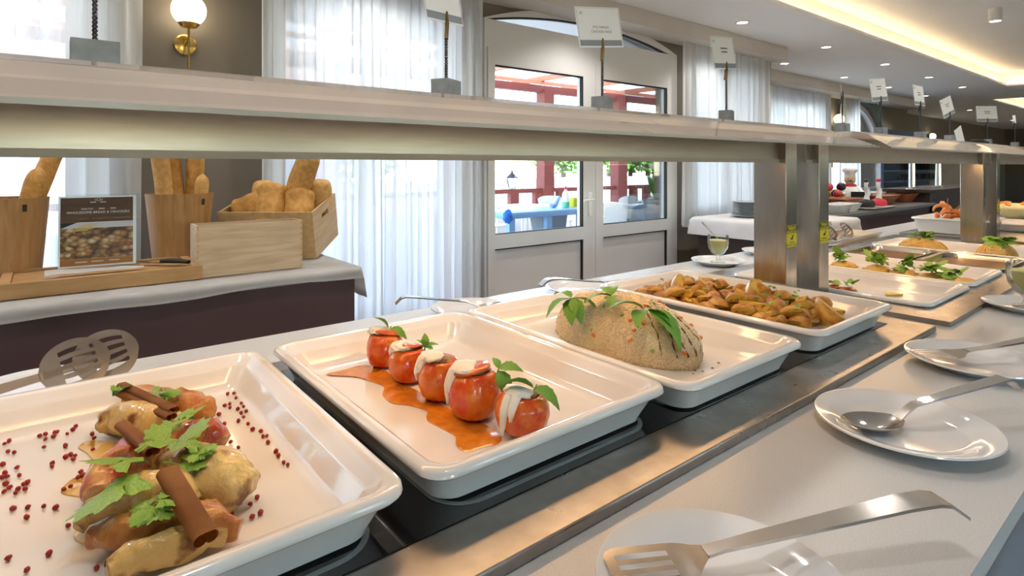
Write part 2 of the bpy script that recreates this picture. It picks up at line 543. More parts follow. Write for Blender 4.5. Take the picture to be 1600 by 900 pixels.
def curtain(x0, x1, z0, z1, y, folds, amp, seed, label, group, m='curtain2'):
    def fn(s, t):
        x = x0 + (x1 - x0) * s
        z = z1 + (z0 - z1) * t
        w = s * folds * 2 * PI
        k = 0.55 + 0.45 * t
        yy = y + amp * k * (math.sin(w + 1.6 * math.sin(w * 0.37 + seed)) + 0.35 * math.sin(2.3 * w + seed * 2))
        xx = x + 0.02 * t * math.sin(w * 0.5 + seed) + 0.012 * math.sin(w * 2 + seed)
        if t > 0.97: z += 0.012 * math.sin(w * 0.9)
        return (xx, yy, z)
    o = obj('curtain', sheet(fn, int(folds * 14), 10), M[m], None, 180)
    return tag(o, label, 'curtain', group)
curtain(-1.7, 0.33, 0.05, 2.514, 3.12, 13, 0.028, 1.0, 'sheer white curtain behind the bread table, beside the taupe wall', 'sheer curtains', 'curtain')
curtain(0.855, 2.26, 0.05, 2.514, 3.12, 13, 0.030, 2.3, 'long sheer white curtain between the wall lamp and the glass door', 'sheer curtains')
curtain(4.50, 6.10, 0.82, 2.514, 3.12, 13, 0.030, 4.1, 'short sheer white curtain right of the door, above the plate stack', 'sheer curtains')
curtain(7.3, 9.75, 0.6, 2.499, 3.98, 17, 0.035, 0.4, 'wide sheer curtain on the set-back far wall', 'sheer curtains')
curtain(10.1, 10.85, 0.6, 2.499, 3.98, 7, 0.035, 3.4, 'narrow cream curtain beside the far arched window', 'sheer curtains')

# ------------------------------------------------------------------ ceiling lamps
def spot(parent, loc, power, col=(1.0, 0.94, 0.88), size=math.radians(125), rad=0.05):
    l = bpy.data.lights.new('lamp_light', 'SPOT')
    l.energy = power; l.color = col; l.spot_size = size; l.spot_blend = 0.6; l.shadow_soft_size = rad
    o = bpy.data.objects.new('lamp_light', l)
    C.objects.link(o); o.parent = parent; o.location = loc
    return o
def downlight(x, y, label):
    t = thing('downlight', label, 'ceiling light', (x, y, CZ), 0, 'recessed downlights')
    obj('trim_ring', lt([(0.045, -0.001), (0.062, -0.001), (0.062, -0.006), (0.045, -0.004), (0.045, -0.001)], 24, cap=False), M['white'], t, 30, world=False)
    obj('diffuser', lt([(0.045, -0.001), (0.045, -0.003), (0, -0.003)], 24), M['spotdisc'], t, world=False)
    spot(t, (0, 0, -0.02), DL_POWER)
DL_POWER = 40
row1 = [-1.93, -0.25, 1.43, 3.11, 4.79, 6.48, 8.16, 9.85, 11.5]
for k, x in enumerate(row1):
    downlight(x, 2.70, 'recessed round downlight in the soffit row nearest the cove, ' + ['outside the frame', 'outside the frame', 'outside the frame', 'outside the frame', 'nearest one in view', 'second in view', 'third in view', 'fourth in view', 'fifth in view'][k])
for k, x in enumerate([7.12, 8.9, 10.6, 12.4]):
    downlight(x, 3.46, 'recessed round downlight in the soffit row along the far curtains, ' + ['nearest one', 'second one', 'third one', 'fourth one'][k])
for k, (u, v) in enumerate([(1515, 172), (1556, 182), (1582, 188)]):
    p = at(u, v, CZ)
    downlight(p.x, p.y, 'small recessed downlight in the distant soffit, ' + ['nearest of three', 'middle of three', 'farthest of three'][k])
def can(x, y, label):
    t = thing('surface_spotlight', label, 'ceiling light', (x, y, RZ), 0, 'surface spotlights')
    obj('housing', lt([(0, 0), (0.055, 0), (0.055, -0.12), (0.045, -0.12), (0.045, -0.105), (0, -0.105)], 24), M['white'], t, 30, world=False)
    obj('lens', lt([(0.044, -0.104), (0.044, -0.11), (0, -0.11)], 24), M['spotdisc'], t, world=False)
    spot(t, (0, 0, -0.14), CAN_POWER)
CAN_POWER = 27
for k, x in enumerate([7.0, 3.4, 0.3]):  # the farthest is real; the rest are unseen, added to light the counter
    can(x, 1.39 if k == 0 else 0.2, ['white cylindrical ceiling spotlight inside the cove recess', 'unseen white cylindrical spotlight added to light the buffet front', 'unseen white cylindrical spotlight added to light the near buffet end'][k])
for k, x in enumerate([5.2, 3.4, 1.6, -0.2]):  # unseen spotlights added to brighten the bread table and its front
    can(x, 1.39, 'unseen cylindrical spotlight added over the staff aisle for brightness, %s from the bread table' % ['fourth', 'third', 'second', 'nearest'][k])
for k, x in enumerate([7.0, 3.4, 0.3]):  # unseen spotlights added behind the viewer for more room light
    can(x, -2.0, 'unseen cylindrical spotlight added over the guest aisle for room light, %s from the window' % ['farthest', 'second', 'nearest'][k])

# wall sconces
def sconce(x, y, z, label, s=1.0):
    t = thing('wall_lamp', label, 'lamp', (x, y, z), 0, 'globe wall lamps')
    g = NB(); bmesh.ops.create_uvsphere(g, u_segments=24, v_segments=14, radius=0.076 * s)
    obj('globe', g, M['globe'], t, 180, world=False)
    obj('cup', lt([(0, -0.088 * s), (0.035 * s, -0.082 * s), (0.048 * s, -0.064 * s), (0.046 * s, -0.06 * s), (0, -0.07 * s)], 24), M['brass'], t, 40, world=False)
    obj('rod', tb([(0, 0, -0.08 * s), (0, 0, -0.28 * s)], 0.006 * s, 10), M['brass'], t, 40, world=False)
    o = obj('wall_plate', lt([(0, 0), (0.05 * s, 0), (0.05 * s, 0.015), (0.044 * s, 0.018), (0, 0.018)], 28), M['brass'], t, 40, world=False)
    o.rotation_euler = (PI / 2, 0, 0); o.location = (0, 0.11, -0.15 * s)
    obj('bracket', tb([(0, 0.1, -0.15 * s), (0, 0.03, -0.15 * s), (0, 0, -0.13 * s)], 0.006 * s, 8), M['brass'], t, 40, world=False)
    return t
p = aty(295, 16, 3.13)
sconce(p.x, 3.13, p.z, 'lit opal globe wall lamp on a brass rod, above the bread table')
p = aty(1311, 186, 3.99)
sconce(p.x, 3.99, p.z, 'small lit globe wall lamp between the two far curtains', 1.0)
for k, (u, v) in enumerate([(1457, 213), (1460, 205)][:1]):
    p = aty(u, v, 4.79)
    sconce(p.x, 4.79, p.z, 'distant lit globe wall lamp low on the brown end wall', 1.0)

# ------------------------------------------------------------------ terrace outside
M['paving'] = mat('pale_paving', (0.62, 0.58, 0.52), 0.9, col2=(0.55, 0.51, 0.45), scale=3)
M['render'] = mat('white_render', (0.82, 0.82, 0.80), 0.9, scale=3)
M['redwood'] = mat('red_stained_timber', (0.23, 0.055, 0.04), 0.6, col2=(0.19, 0.045, 0.032), scale=6, stretch=(1, 8, 8))
M['orangewood'] = mat('orange_timber', (0.62, 0.24, 0.13), 0.6, col2=(0.55, 0.2, 0.1), scale=6)
M['poly'] = sheer('awning_sheet', (0.90, 0.78, 0.72), 0.30)
M['leafgreen'] = mat('tree_leaf', (0.10, 0.26, 0.035), 0.6, col2=(0.20, 0.40, 0.06), scale=3)
M['bark'] = mat('bark', (0.16, 0.11, 0.07), 0.9, bump=0.3)
M['blueplastic'] = mat('blue_plastic', (0.20, 0.36, 0.58), 0.45)
M['bluecloth'] = mat('blue_rag', (0.02, 0.16, 0.60), 0.8)
M['wplastic'] = mat('terrace_white_plastic', (0.78, 0.77, 0.72), 0.45)
M['greyplastic'] = mat('grey_plastic', (0.18, 0.22, 0.26), 0.5)
M['yellowp'] = mat('yellow_plastic', (0.62, 0.60, 0.02), 0.5)
M['redp'] = mat('red_plastic', (0.65, 0.04, 0.06), 0.5)
M['teal'] = mat('green_soap', (0.10, 0.55, 0.32), 0.3)
M['darkmetal'] = mat('dark_iron', (0.03, 0.035, 0.04), 0.5, 0.6)
M['terracotta'] = mat('terracotta_roof', (0.42, 0.22, 0.16), 0.8, scale=12)
struct('ground', bx(-14, 40, 3.44, 40, -0.14, -0.02), M['paving'], label='pale paved terrace outside')
# pergola
pg = thing('pergola', 'red timber terrace pergola with a pale sheet roof', 'pergola', (6, 6.5, 0))
obj('roof_sheet', bx(-3, 16, 3.6, 9.2, 3.02, 3.04), M['poly'], pg)
for i in range(14):
    x = -2.4 + i * 1.35
    obj('rafter', bx(x - 0.035, x + 0.035, 3.6, 9.1, 2.93, 3.019), M['orangewood'], pg)
for y in (4.6, 5.7, 6.8, 7.9):
    obj('purlin', bx(-3, 16, y - 0.03, y + 0.03, 2.87, 2.929), M['orangewood'], pg)
PY = 8.3
for u, w_ in ((852, 0.13), (967, 0.15)):
    p = aty(u, 300, PY)
    obj('post', bx(p.x - w_, p.x + w_, PY - 0.12, PY + 0.12, 0.0, 2.84), M['redwood'], pg)
for x in (0.4, 3.2, 12.6, 15.4):
    obj('post', bx(x - 0.12, x + 0.12, PY - 0.12, PY + 0.12, 0.0, 2.84), M['redwood'], pg)
obj('beam', bx(-3, 16, PY - 0.07, PY + 0.07, 2.78, 2.92), M['redwood'], pg)
# rail on a low wall
zr = aty(800, 298, PY).z
rl = thing('terrace_railing', 'red timber handrail on short posts along the low terrace wall', 'railing', (6, PY, 0.5))
obj('handrail', bx(-2, 18, PY - 0.05, PY + 0.05, zr - 0.05, zr + 0.03), M['redwood'], rl)
for u in (802, 840, 876, 990, 1010, 1027):
    p = aty(u, 300, PY)
    obj('short_post', bx(p.x - 0.1, p.x + 0.1, PY - 0.05, PY + 0.05, 0.60, zr - 0.05), M['redwood'], rl)
tag(obj('low_wall', bx(-4, 22, PY - 0.14, PY + 0.14, -0.02, 0.60), M['render']), 'low pale rendered wall under the red handrail', 'wall')
tag(obj('garden_wall', bx(-6, 40, 15, 15.3, -0.02, 0.95), M['render']), 'long white garden wall beyond the terrace', 'wall')
hs = thing('house', 'white house with a red tiled roof seen through the curtain', 'house', (0.5, 18, 0))
obj('walls', bx(-6, 6.5, 16, 22, -0.02, 3.3), M['render'], hs)
obj('roof', prism(NB(), [(15.5, 3.3), (22.5, 3.3), (19, 5.4)], -6.5, 7.0, 'x'), M['terracotta'], hs)
sh = mat('pale_blue_shutter', (0.5, 0.58, 0.68), 0.6)
for x in (-3.5, -0.5, 2.5, 5.0):
    wv = obj('window', bx(x - 0.45, x + 0.45, 15.97, 16.0, 1.0, 2.3), sh, hs)
# white picket fence panels beyond
fn_ = thing('picket_fence', 'white picket fence beyond the handrail', 'fence', (6, 11, 0))
for i in range(26):
    x = 5.6 + i * 0.16
    obj('picket', bx(x, x + 0.11, 11.0, 11.03, -0.02, 1.02), M['wplastic'], fn_)
obj('fence_rail', bx(5.5, 9.8, 11.035, 11.07, 0.7, 0.8), M['wplastic'], fn_)

def tree(x, y, h, r, label, n=1500, seed=0):
    t = thing('tree', label, 'tree', (x, y, -0.02), 0, 'trees beyond the terrace')
    rr = random.Random(seed)
    tk = NB()
    tube(tk, [(0, 0, 0), (0.05, 0.03, h * 0.35), (-0.05, 0.06, h * 0.7)], [0.14, 0.11, 0.05], 8)
    for k in range(5):
        a = k * 1.3
        tube(tk, [(0.03, 0.04, h * 0.4), (math.cos(a) * r * 0.6, math.sin(a) * r * 0.6, h * 0.7)], [0.06, 0.02], 6)
    obj('trunk', tk, M['bark'], t, 60, world=False)
    vs, fs = [], []
    for k in range(n):
        d = Vector((rr.gauss(0, 1), rr.gauss(0, 1), rr.gauss(0, 1))).normalized() * (rr.random() ** 0.4)
        c = Vector((d.x * r, d.y * r, h * 0.68 + d.z * h * 0.36))
        c += Vector((noise.noise(c * 1.3), noise.noise(c * 1.3 + Vector((5, 0, 0))), 0)) * 0.4
        a = Vector((rr.gauss(0, 1), rr.gauss(0, 1), rr.gauss(0, 1))).normalized()
        e = a.orthogonal().normalized()
        s = 0.09 + rr.random() * 0.08
        i = len(vs)
        vs += [c - a * s, c + e * s * 0.5, c + a * s, c - e * s * 0.5]
        fs.append((i, i + 1, i + 2, i + 3))
    me = bpy.data.meshes.new('foliage'); me.from_pydata([tuple(v) for v in vs], [], fs); me.materials.append(M['leafgreen'])
    f = put('foliage', me, t, False); f['kind'] = 'stuff'
    return t
for k, (u, y, h, r) in enumerate([(880, 17.5, 3.2, 1.7), (905, 19, 3.4, 1.6), (950, 17.2, 3.1, 1.5), (985, 18, 3.4, 1.7), (1012, 16.6, 3.1, 1.5), (1040, 17.5, 3.5, 1.7), (560, 12.8, 3.2, 1.3)]):
    p = aty(u, 259, y)
    tree(p.x, y, h, r, ['leafy green tree behind the red post in the left door pane', 'bushy tree at the right edge of the left door pane', 'green tree at the left edge of the right door pane',
                        'green tree just right of the post in the right door pane', 'bright green tree in the middle of the right door pane', 'dark green tree at the right edge of the right door pane',
                        'tree outside behind the long curtain'][k], 1600, k)
bsh = aty(988, 322, 7.7)
t = thing('shrub', 'small green shrub on the ground by the low wall', 'shrub', (bsh.x, 7.75, -0.02))
vs, fs = [], []
for k in range(500):
    a = RN.random() * 2 * PI; q = RN.random()
    c = Vector((math.cos(a) * 0.35 * q, math.sin(a) * 0.25 * q, 0.1 + RN.random() * 0.55))
    d = Vector((RN.gauss(0, 1), RN.gauss(0, 1), RN.gauss(0, 1))).normalized(); e = d.orthogonal().normalized(); i = len(vs)
    vs += [c - d * 0.05, c + e * 0.025, c + d * 0.05, c - e * 0.025]; fs.append((i, i + 1, i + 2, i + 3))
me = bpy.data.meshes.new('foliage'); me.from_pydata([tuple(v) for v in vs], [], fs); me.materials.append(M['leafgreen'])
put('foliage', me, t, False)['kind'] = 'stuff'
# lantern posts
def lantern(x, y, z0, z1, label, s=1.0):
    t = thing('lantern', label, 'lantern', (x, y, z0))
    h = z1 - z0
    obj('post', tb([(0, 0, 0), (0, 0, h - 0.46 * s)], 0.03 * s, 8), M['darkmetal'], t, 40, world=False)
    obj('cage', lt([(0.03, h - 0.48 * s), (0.07 * s, h - 0.46 * s), (0.08 * s, h - 0.44 * s)], 6), M['darkmetal'], t, world=False)
    obj('glass', lt([(0.075 * s, h - 0.44 * s), (0.135 * s, h - 0.19 * s)], 6, cap=False), M['clearglass'], t, world=False)
    for k in range(6):
        a = 2 * PI * k / 6
        obj('bar', tb([(0.078 * s * math.cos(a), 0.078 * s * math.sin(a), h - 0.44 * s), (0.14 * s * math.cos(a), 0.14 * s * math.sin(a), h - 0.19 * s)], 0.008 * s, 5), M['darkmetal'], t, world=False)
    obj('roof', lt([(0, h), (0.02 * s, h - 0.02 * s), (0.03 * s, h - 0.07 * s), (0.16 * s, h - 0.19 * s), (0.15 * s, h - 0.2 * s), (0, h - 0.16 * s)], 6), M['darkmetal'], t, world=False)
p = aty(800, 265, PY + 0.6); q = aty(800, 308, PY + 0.6)
lantern(p.x, PY + 0.6, -0.02, p.z, 'dark iron lantern on a post behind the red handrail', 0.85)
p = aty(1375, 165, 4.62)
lantern(p.x, 4.62, 0.9, p.z, 'dark lantern outside the far arched window', 1.0)

# blue table and things on it
TY = 6.25
tz = 0.73
pl = aty(787, 330, TY); pr = aty(915, 330, TY)
bt = thing('plastic_table', 'blue plastic terrace table seen through the left door pane', 'table', ((pl.x + pr.x) / 2, TY, -0.02))
obj('table_top', bx(pl.x, pr.x, TY - 0.05, TY + 0.65, tz - 0.09, tz, 0.02), M['blueplastic'], bt, 40)
for x, y in ((pl.x + 0.12, TY), (pr.x - 0.12, TY), (pl.x + 0.12, TY + 0.58), (pr.x - 0.12, TY + 0.58), (pl.x + 0.82, TY)):
    obj('leg', bx(x - 0.05, x + 0.05, y - 0.04, y + 0.04, -0.02, tz - 0.089), M['blueplastic'], bt)
p = aty(884, 330, TY + 0.15)
sb = thing('spray_bottle', 'translucent bottle with red cap and green soap on the blue table', 'bottle', (p.x, TY + 0.15, tz))
obj('body', lt([(0, 0.095), (0.056, 0.095), (0.056, 0.20), (0.045, 0.24), (0.02, 0.275), (0.018, 0.285), (0, 0.285)], 16), M['wplastic'], sb, 40, world=False)
obj('soap', lt([(0, 0), (0.055, 0), (0.057, 0.01), (0.057, 0.094), (0, 0.094)], 16), M['teal'], sb, 40, world=False)
obj('cap', lt([(0, 0.286), (0.022, 0.286), (0.02, 0.32), (0.008, 0.34), (0.006, 0.37), (0, 0.37)], 12), M['redp'], sb, 40, world=False)
p = aty(899, 330, TY + 0.25)
tag(obj('sponge_tub', loft_rects(NB(), [(p.x - 0.08, p.x + 0.08, TY + 0.2, TY + 0.34, 0.02, tz), (p.x - 0.1, p.x + 0.1, TY + 0.18, TY + 0.36, 0.02, tz + 0.14), (p.x - 0.09, p.x + 0.09, TY + 0.19, TY + 0.35, 0.02, tz + 0.14), (p.x - 0.075, p.x + 0.075, TY + 0.205, TY + 0.335, 0.02, tz + 0.01)]), M['yellowp'], None, 40), 'yellow plastic tub on the blue table beside the bottle', 'tub')
p = aty(870, 322, TY + 0.3)
tag(obj('scrub_brush', tube(tb([(p.x - 0.12, TY + 0.3, tz + 0.03), (p.x - 0.04, TY + 0.3, tz + 0.04), (p.x + 0.06, TY + 0.3, tz + 0.17)], [0.035, 0.04, 0.02], 8), [(p.x - 0.11, TY + 0.3, tz + 0.01), (p.x - 0.03, TY + 0.3, tz + 0.012)], 0.012, 6), M['blueplastic'], None, 60), 'grey-blue scrub brush lying on the blue table', 'brush')
p = aty(791, 330, TY - 0.1)
tag(obj('cleaning_rag', blob(0.07, 0.045, 0.085, 0.6, 4, 3, 3), M['bluecloth'], None, 180), 'bright blue rag hanging from the table corner', 'rag').location = (p.x + 0.02, TY - 0.11, tz - 0.04)
p = aty(888, 345, TY - 0.2)
tag(obj('storage_crate', loft_rects(NB(), [(p.x - 0.2, p.x + 0.26, TY + 0.1, TY + 0.4, 0.04, tz - 0.32), (p.x - 0.24, p.x + 0.28, TY + 0.08, TY + 0.42, 0.04, tz - 0.10)]), M['greyplastic'], None, 40), 'dark grey plastic tub held under the blue table', 'tub')

def terrace_chair(x, y, rz, m, label):
    t = thing('terrace_chair', label, 'chair', (x, y, -0.02), rz, 'terrace chairs')
    obj('seat', bx(-0.22, 0.22, -0.22, 0.22, 0.42, 0.45, 0.012), m, t, 40, world=False)
    def fn(s, q):
        a = (s - 0.5) * 1.3
        w = 0.24 + 0.02 * q
        return (math.sin(a) / math.sin(0.65) * w, 0.22 - 0.10 * (1 - math.cos(a)) * 3 + 0.10 * q, 0.43 + 0.42 * q - 0.05 * q * abs(s - 0.5) ** 3 * 8)
    bk = sheet(fn, 12, 6)
    bmesh.ops.solidify(bk, geom=bk.faces[:], thickness=0.014)
    obj('backrest', bk, m, t, 60, world=False)
    for sx in (-1, 1):
        for sy in (-1, 1):
            obj('leg', tb([(sx * 0.18, sy * 0.18, 0.425), (sx * 0.22, sy * 0.23, 0)], [0.02, 0.014], 8), m, t, 40, world=False)
    return t
M['greyblue'] = mat('pale_blue_plastic', (0.45, 0.53, 0.60), 0.45)
for (u, Y, rz, m, lab) in ((944, 5.7, PI, M['wplastic'], 'white plastic chair close to the right door pane, backrest towards the door'),
                           (985, 5.6, PI, M['greyblue'], 'pale blue-grey plastic chair just outside the right door pane'),
                           (965, 7.2, PI, M['wplastic'], 'white plastic chair by the red post, nearer the low wall'),
                           (1008, 7.0, PI, M['wplastic'], 'white plastic chair beside the shrub on the terrace'),
                           (772, 5.6, PI / 2, M['greyblue'], 'pale blue chair at the left edge of the door pane'),
                           (765, 7.5, 0.3, M['wplastic'], 'cream plastic chair behind the left half of the blue table'),
                           (870, 7.55, -0.3, M['wplastic'], 'cream plastic chair behind the middle of the blue table')):
    p = aty(u, 300, Y)
    terrace_chair(p.x, Y, rz, m, lab)
for (u, Y, lab) in ((1020, 6.2, 'white square terrace table between the pale chairs'), (820, 7.5, 'cream terrace table behind the blue one')):
    p = aty(u, 300, Y)
    t = thing('terrace_table', lab, 'table', (p.x, Y, -0.02))
    obj('table_top', bx(-0.38, 0.38, -0.38, 0.38, 0.70, 0.73, 0.01), M['wplastic'], t, 40, world=False)
    for sx in (-1, 1):
        for sy in (-1, 1):
            obj('leg', tb([(sx * 0.32, sy * 0.32, 0.70), (sx * 0.34, sy * 0.34, 0)], 0.022, 8), M['wplastic'], t, 40, world=False)
p = aty(1036, 330, 4.7)
t = thing('planter', 'tall dark planter with pale flowers at the right door edge', 'plant pot', (p.x, 4.7, -0.02))
obj('pot', loft_rects(NB(), [(-0.14, 0.14, -0.14, 0.14, 0.03, 0), (-0.19, 0.19, -0.19, 0.19, 0.03, 0.95), (-0.16, 0.16, -0.16, 0.16, 0.03, 0.95), (-0.16, 0.16, -0.16, 0.16, 0.03, 0.88)]), M['greyplastic'], t, 40, world=False)
for k in range(14):
    a = k * 2.4; h = 0.25 + 0.03 * k
    c = Vector((math.cos(a) * 0.1, math.sin(a) * 0.1, 0.9)); e = Vector((math.cos(a) * 0.24, math.sin(a) * 0.24, 0.9 + h))
    s = (e - c).cross(Vector((0, 0, 1))).normalized() * 0.05
    lf = NB(); v = [lf.verts.new(q) for q in (c, (c + e) / 2 + s, e, (c + e) / 2 - s)]; lf.faces.new(v)
    bmesh.ops.solidify(lf, geom=lf.faces[:], thickness=0.003)
    obj('leaf', lf, M['leafgreen'], t, world=False)
fm = mat('cream_blossom', (0.85, 0.75, 0.6), 0.7)
for k in range(9):
    a = k * 2.1
    f = obj('blossom', blob(0.045, 0.045, 0.04, 0.4, 3, 2, k), fm, t, 180, world=False); f.location = (math.cos(a) * 0.12, math.sin(a) * 0.12, 1.15 + 0.06 * k)
# ------------------------------------------------------------------ buffet counter
CT = 0.90
cn = thing('buffet_counter', 'long buffet counter with a pale speckled stone top', 'counter', (3, 0.95, 0))
st_ = NB()                    # stone top with the opening of the sunken well
for q_ in ((-2.5, 2.26, 0.19, 1.70), (4.17, 9.0, 0.19, 1.70), (2.26, 4.17, 0.19, 0.635), (2.26, 4.17, 1.285, 1.70)):
    box(st_, q_[0], q_[1], q_[2], q_[3], CT - 0.03, CT)
obj('stone_top', st_, M['quartz'], cn)
obj('base_panel', bx(-2.45, 8.95, 0.26, 1.64, 0.0, CT - 0.031), M['counterpanel'], cn)
tag(obj('tray_rail', bx(-2.5, 9.0, -0.12, 0.185, 0.74, 0.77, 0.005), M['rail'], None, 30), 'smooth grey tray slide below the counter front edge', 'tray rail')

def text(name, body, size, mw, m, parent, align='CENTER'):
    cu = bpy.data.curves.new(name, 'FONT')
    cu.body = body; cu.size = size; cu.align_x = align; cu.align_y = 'CENTER'; cu.resolution_u = 2
    cu.materials.append(m)
    tmp = bpy.data.objects.new(name, cu)
    C.objects.link(tmp)
    dg = bpy.context.evaluated_depsgraph_get()
    me = bpy.data.meshes.new_from_object(tmp.evaluated_get(dg))
    bpy.data.objects.remove(tmp)
    me.name = name
    if not me.materials: me.materials.append(m)
    o = put(name, me, parent, False)
    o.matrix_local = mw
    return o
FRONT = Matrix.Rotation(PI / 2, 4, 'X')      # text plane facing -Y

ST = 0.918
def steel_unit(x0, x1, label):
    t = thing('serving_unit', label, 'serving unit', (x0, 0.97, CT))
    return t
u1 = thing('warming_plate', 'steel-framed black glass warming plate under the four big dishes', 'hot plate', (0.75, 0.97, CT))
obj('steel_plate', bx(-0.55, 2.0, 0.53, 1.41, CT + 0.0005, ST, 0.003), M['steelplate'], u1, 30)
gl = obj('black_glass', bx(-0.47, 1.91, 0.625, 1.335, ST, ST + 0.0015), M['blackglass'], u1)
def outline(bm, x0, x1, y0, y1, r, w, z, h=0.0006):
    a = rrect(x0, x1, y0, y1, r, 8); c = rrect(x0 + w, x1 - w, y0 + w, y1 - w, r - w, 8)
    lo = [[bm.verts.new((p[0], p[1], zz)) for p in q] for q, zz in ((a, z), (c, z), (a, z + h), (c, z + h))]
    n = len(a)
    for i in range(n):
        j = (i + 1) % n
        bm.faces.new((lo[2][i], lo[2][j], lo[3][j], lo[3][i])); bm.faces.new((lo[0][i], lo[0][j], lo[2][j], lo[2][i])); bm.faces.new((lo[1][i], lo[1][j], lo[3][j], lo[3][i]))
    return bm
TR = [(-0.165, 0.352), (0.378, 0.880), (0.888, 1.345), (1.420, 1.900)]
for x0, x1 in TR:
    obj('zone_mark', outline(NB(), x0 + 0.032, x1 - 0.032, 0.642, 1.30, 0.06, 0.008, ST + 0.0016), M['mark'], gl)
u2 = thing('warming_well', 'raised steel serving well holding the spaghetti and garnished dishes', 'serving well', (3.27, 0.97, CT))
st_ = NB()
for q_ in ((2.09, 2.262, 0.52, 1.42), (4.168, 4.47, 0.52, 1.42), (2.262, 4.168, 0.52, 0.637), (2.262, 4.168, 1.283, 1.42)):
    box(st_, q_[0], q_[1], q_[2], q_[3], CT + 0.0005, 0.915)
obj('steel_plate', st_, M['steelplate'], u2)
u3 = thing('warming_plate', 'steel serving plate of the farthest buffet section', 'hot plate', (5.7, 0.97, CT))
obj('steel_plate', bx(4.55, 7.0, 0.52, 1.42, CT + 0.0005, 0.925, 0.003), M['steelplate'], u3, 30)

# ------------------------------------------------------------------ gantries
def gantry(x0, x1, posts, label, power):
    t = thing('heated_gantry', label, 'gantry', ((x0 + x1) / 2, 0.97, CT), 0, 'heated gantries over the buffet')
    h0, h1 = posts[0][0] - 0.05, posts[-1][1] + 0.05
    hs = obj('housing', bx(h0, h1, 0.945, 1.02, 1.398, 1.488, 0.002), M['steel'], t, 30)
    obj('lamp_strip', bx(h0 + 0.3, h1 - 0.3, 0.962, 1.003, 1.3955, 1.3975), M['heat'], hs)
    obj('bottom_lip', bx(h0, h1, 0.9405, 0.9445, 1.3905, 1.402), M['lip'], hs)
    # white visors, front and rear, with pointed ends
    prof = [(0.692, 1.4415), (0.745, 1.4665), (0.790, 1.4895), (0.820, 1.5005), (0.855, 1.506)]
    for sgn in (1, -1):
        Y = (lambda y: y) if sgn == 1 else (lambda y: 1.965 - y)
        b = NB()
        rows = []
        for k, (y, z) in enumerate(prof):
            e = 0.085 * min(1.0, k / 2.0)
            rows.append([bm_v for bm_v in (b.verts.new((x0 + e, Y(y), z)), b.verts.new((x1 - e, Y(y), z)))])
        for p, q in zip(rows, rows[1:]):
            b.faces.new((p[0], p[1], q[1], q[0]))
        bmesh.ops.solidify(b, geom=b.faces[:], thickness=0.006)
        vz = obj('visor', b, M['visor'], t, 40)
        obj('visor_edge', bx(x0 + 0.002, x1 - 0.002, *(sorted((Y(0.6885), Y(0.6915)))), 1.4365, 1.4425), M['visoredge'], vz)
    obj('shelf', bx(x0 + 0.09, x1 - 0.09, 0.845, 1.12, 1.4885, 1.504, 0.003), M['visor'], t, 40)
    for k, (p0, p1, sticker) in enumerate(posts):
        pb = NB()
        box(pb, p0, p1, 0.918, 1.03, CT + 0.019, 1.4885 if k else 1.4885, 0.002)
        po = obj('post', pb, M['steelv'], t, 30)
        if sticker:
            zt, zb = sticker
            xm = (p0 + p1) / 2; w = (p1 - p0) / 2 - 0.004
            sk = obj('caution_sticker', bx(xm - w, xm + w, 0.9168, 0.9179, zb, zt), M['yellow'], po)
            H = zt - zb
            b = NB()
            # header border, hand silhouette and hot bar
            for a in ((-0.92, 0.92, 0.95, 0.97), (-0.92, 0.92, 0.75, 0.77), (-0.92, -0.82, 0.77, 0.95), (0.82, 0.92, 0.77, 0.95)):
                box(b, xm + a[0] * w, xm + a[1] * w, 0.9162, 0.9167, zb + a[2] * H, zb + a[3] * H)
            prism(b, [(xm - 0.30 * w, zb + 0.36 * H), (xm + 0.12 * w, zb + 0.33 * H), (xm + 0.24 * w, zb + 0.42 * H), (xm + 0.36 * w, zb + 0.55 * H), (xm + 0.22 * w, zb + 0.56 * H), (xm + 0.06 * w, zb + 0.46 * H), (xm - 0.24 * w, zb + 0.41 * H)], 0.9162, 0.9167)
            box(b, xm - 0.45 * w, xm + 0.45 * w, 0.9162, 0.9167, zb + 0.21 * H, zb + 0.235 * H)
            obj('print', b, M['black'], sk)
            for s, zz, sz in (('CAUTION', 0.86, 0.36), ('HOT SURFACE', 0.67, 0.27), ('DO NOT TOUCH', 0.10, 0.25)):
                tx = text('lettering', s, w * 2 * sz / max(1, len(s) / 7.5), Matrix.Translation((xm, 0.9161, zb + zz * H)) @ FRONT, M['black'], sk)
    # warm light of the strip
    ld = bpy.data.lights.new('heat_light', 'AREA')
    ld.shape = 'RECTANGLE'; ld.size = h1 - h0 - 0.6; ld.size_y = 0.05; ld.energy = power; ld.color = (1.0, 0.58, 0.28)
    lo = bpy.data.objects.new('heat_light', ld); C.objects.link(lo); lo.parent = t
    lo.location = (((h0 + h1) / 2) - (x0 + x1) / 2, 0.0125, 1.3945 - CT)
    return t
HEAT = 3.0
zst = lambda u, v: aty(u, v, 0.918).z
gantry(-0.55, 2.04, [(-0.45, -0.37, None), (1.90, 1.977, (zst(1236, 352), zst(1236, 386)))], 'heated steel gantry with a white visor over the nearest four dishes', HEAT)
gantry(2.145, 4.50, [(2.146, 2.226, (zst(1288, 346), zst(1288, 379))), (4.34, 4.40, None)], 'second heated gantry, over the spaghetti and garnished dishes', HEAT)
gantry(4.60, 7.0, [(4.66, 4.74, (zst(1548, 313), zst(1548, 333))), (6.8, 6.88, None)], 'farthest heated gantry at the right edge', HEAT)

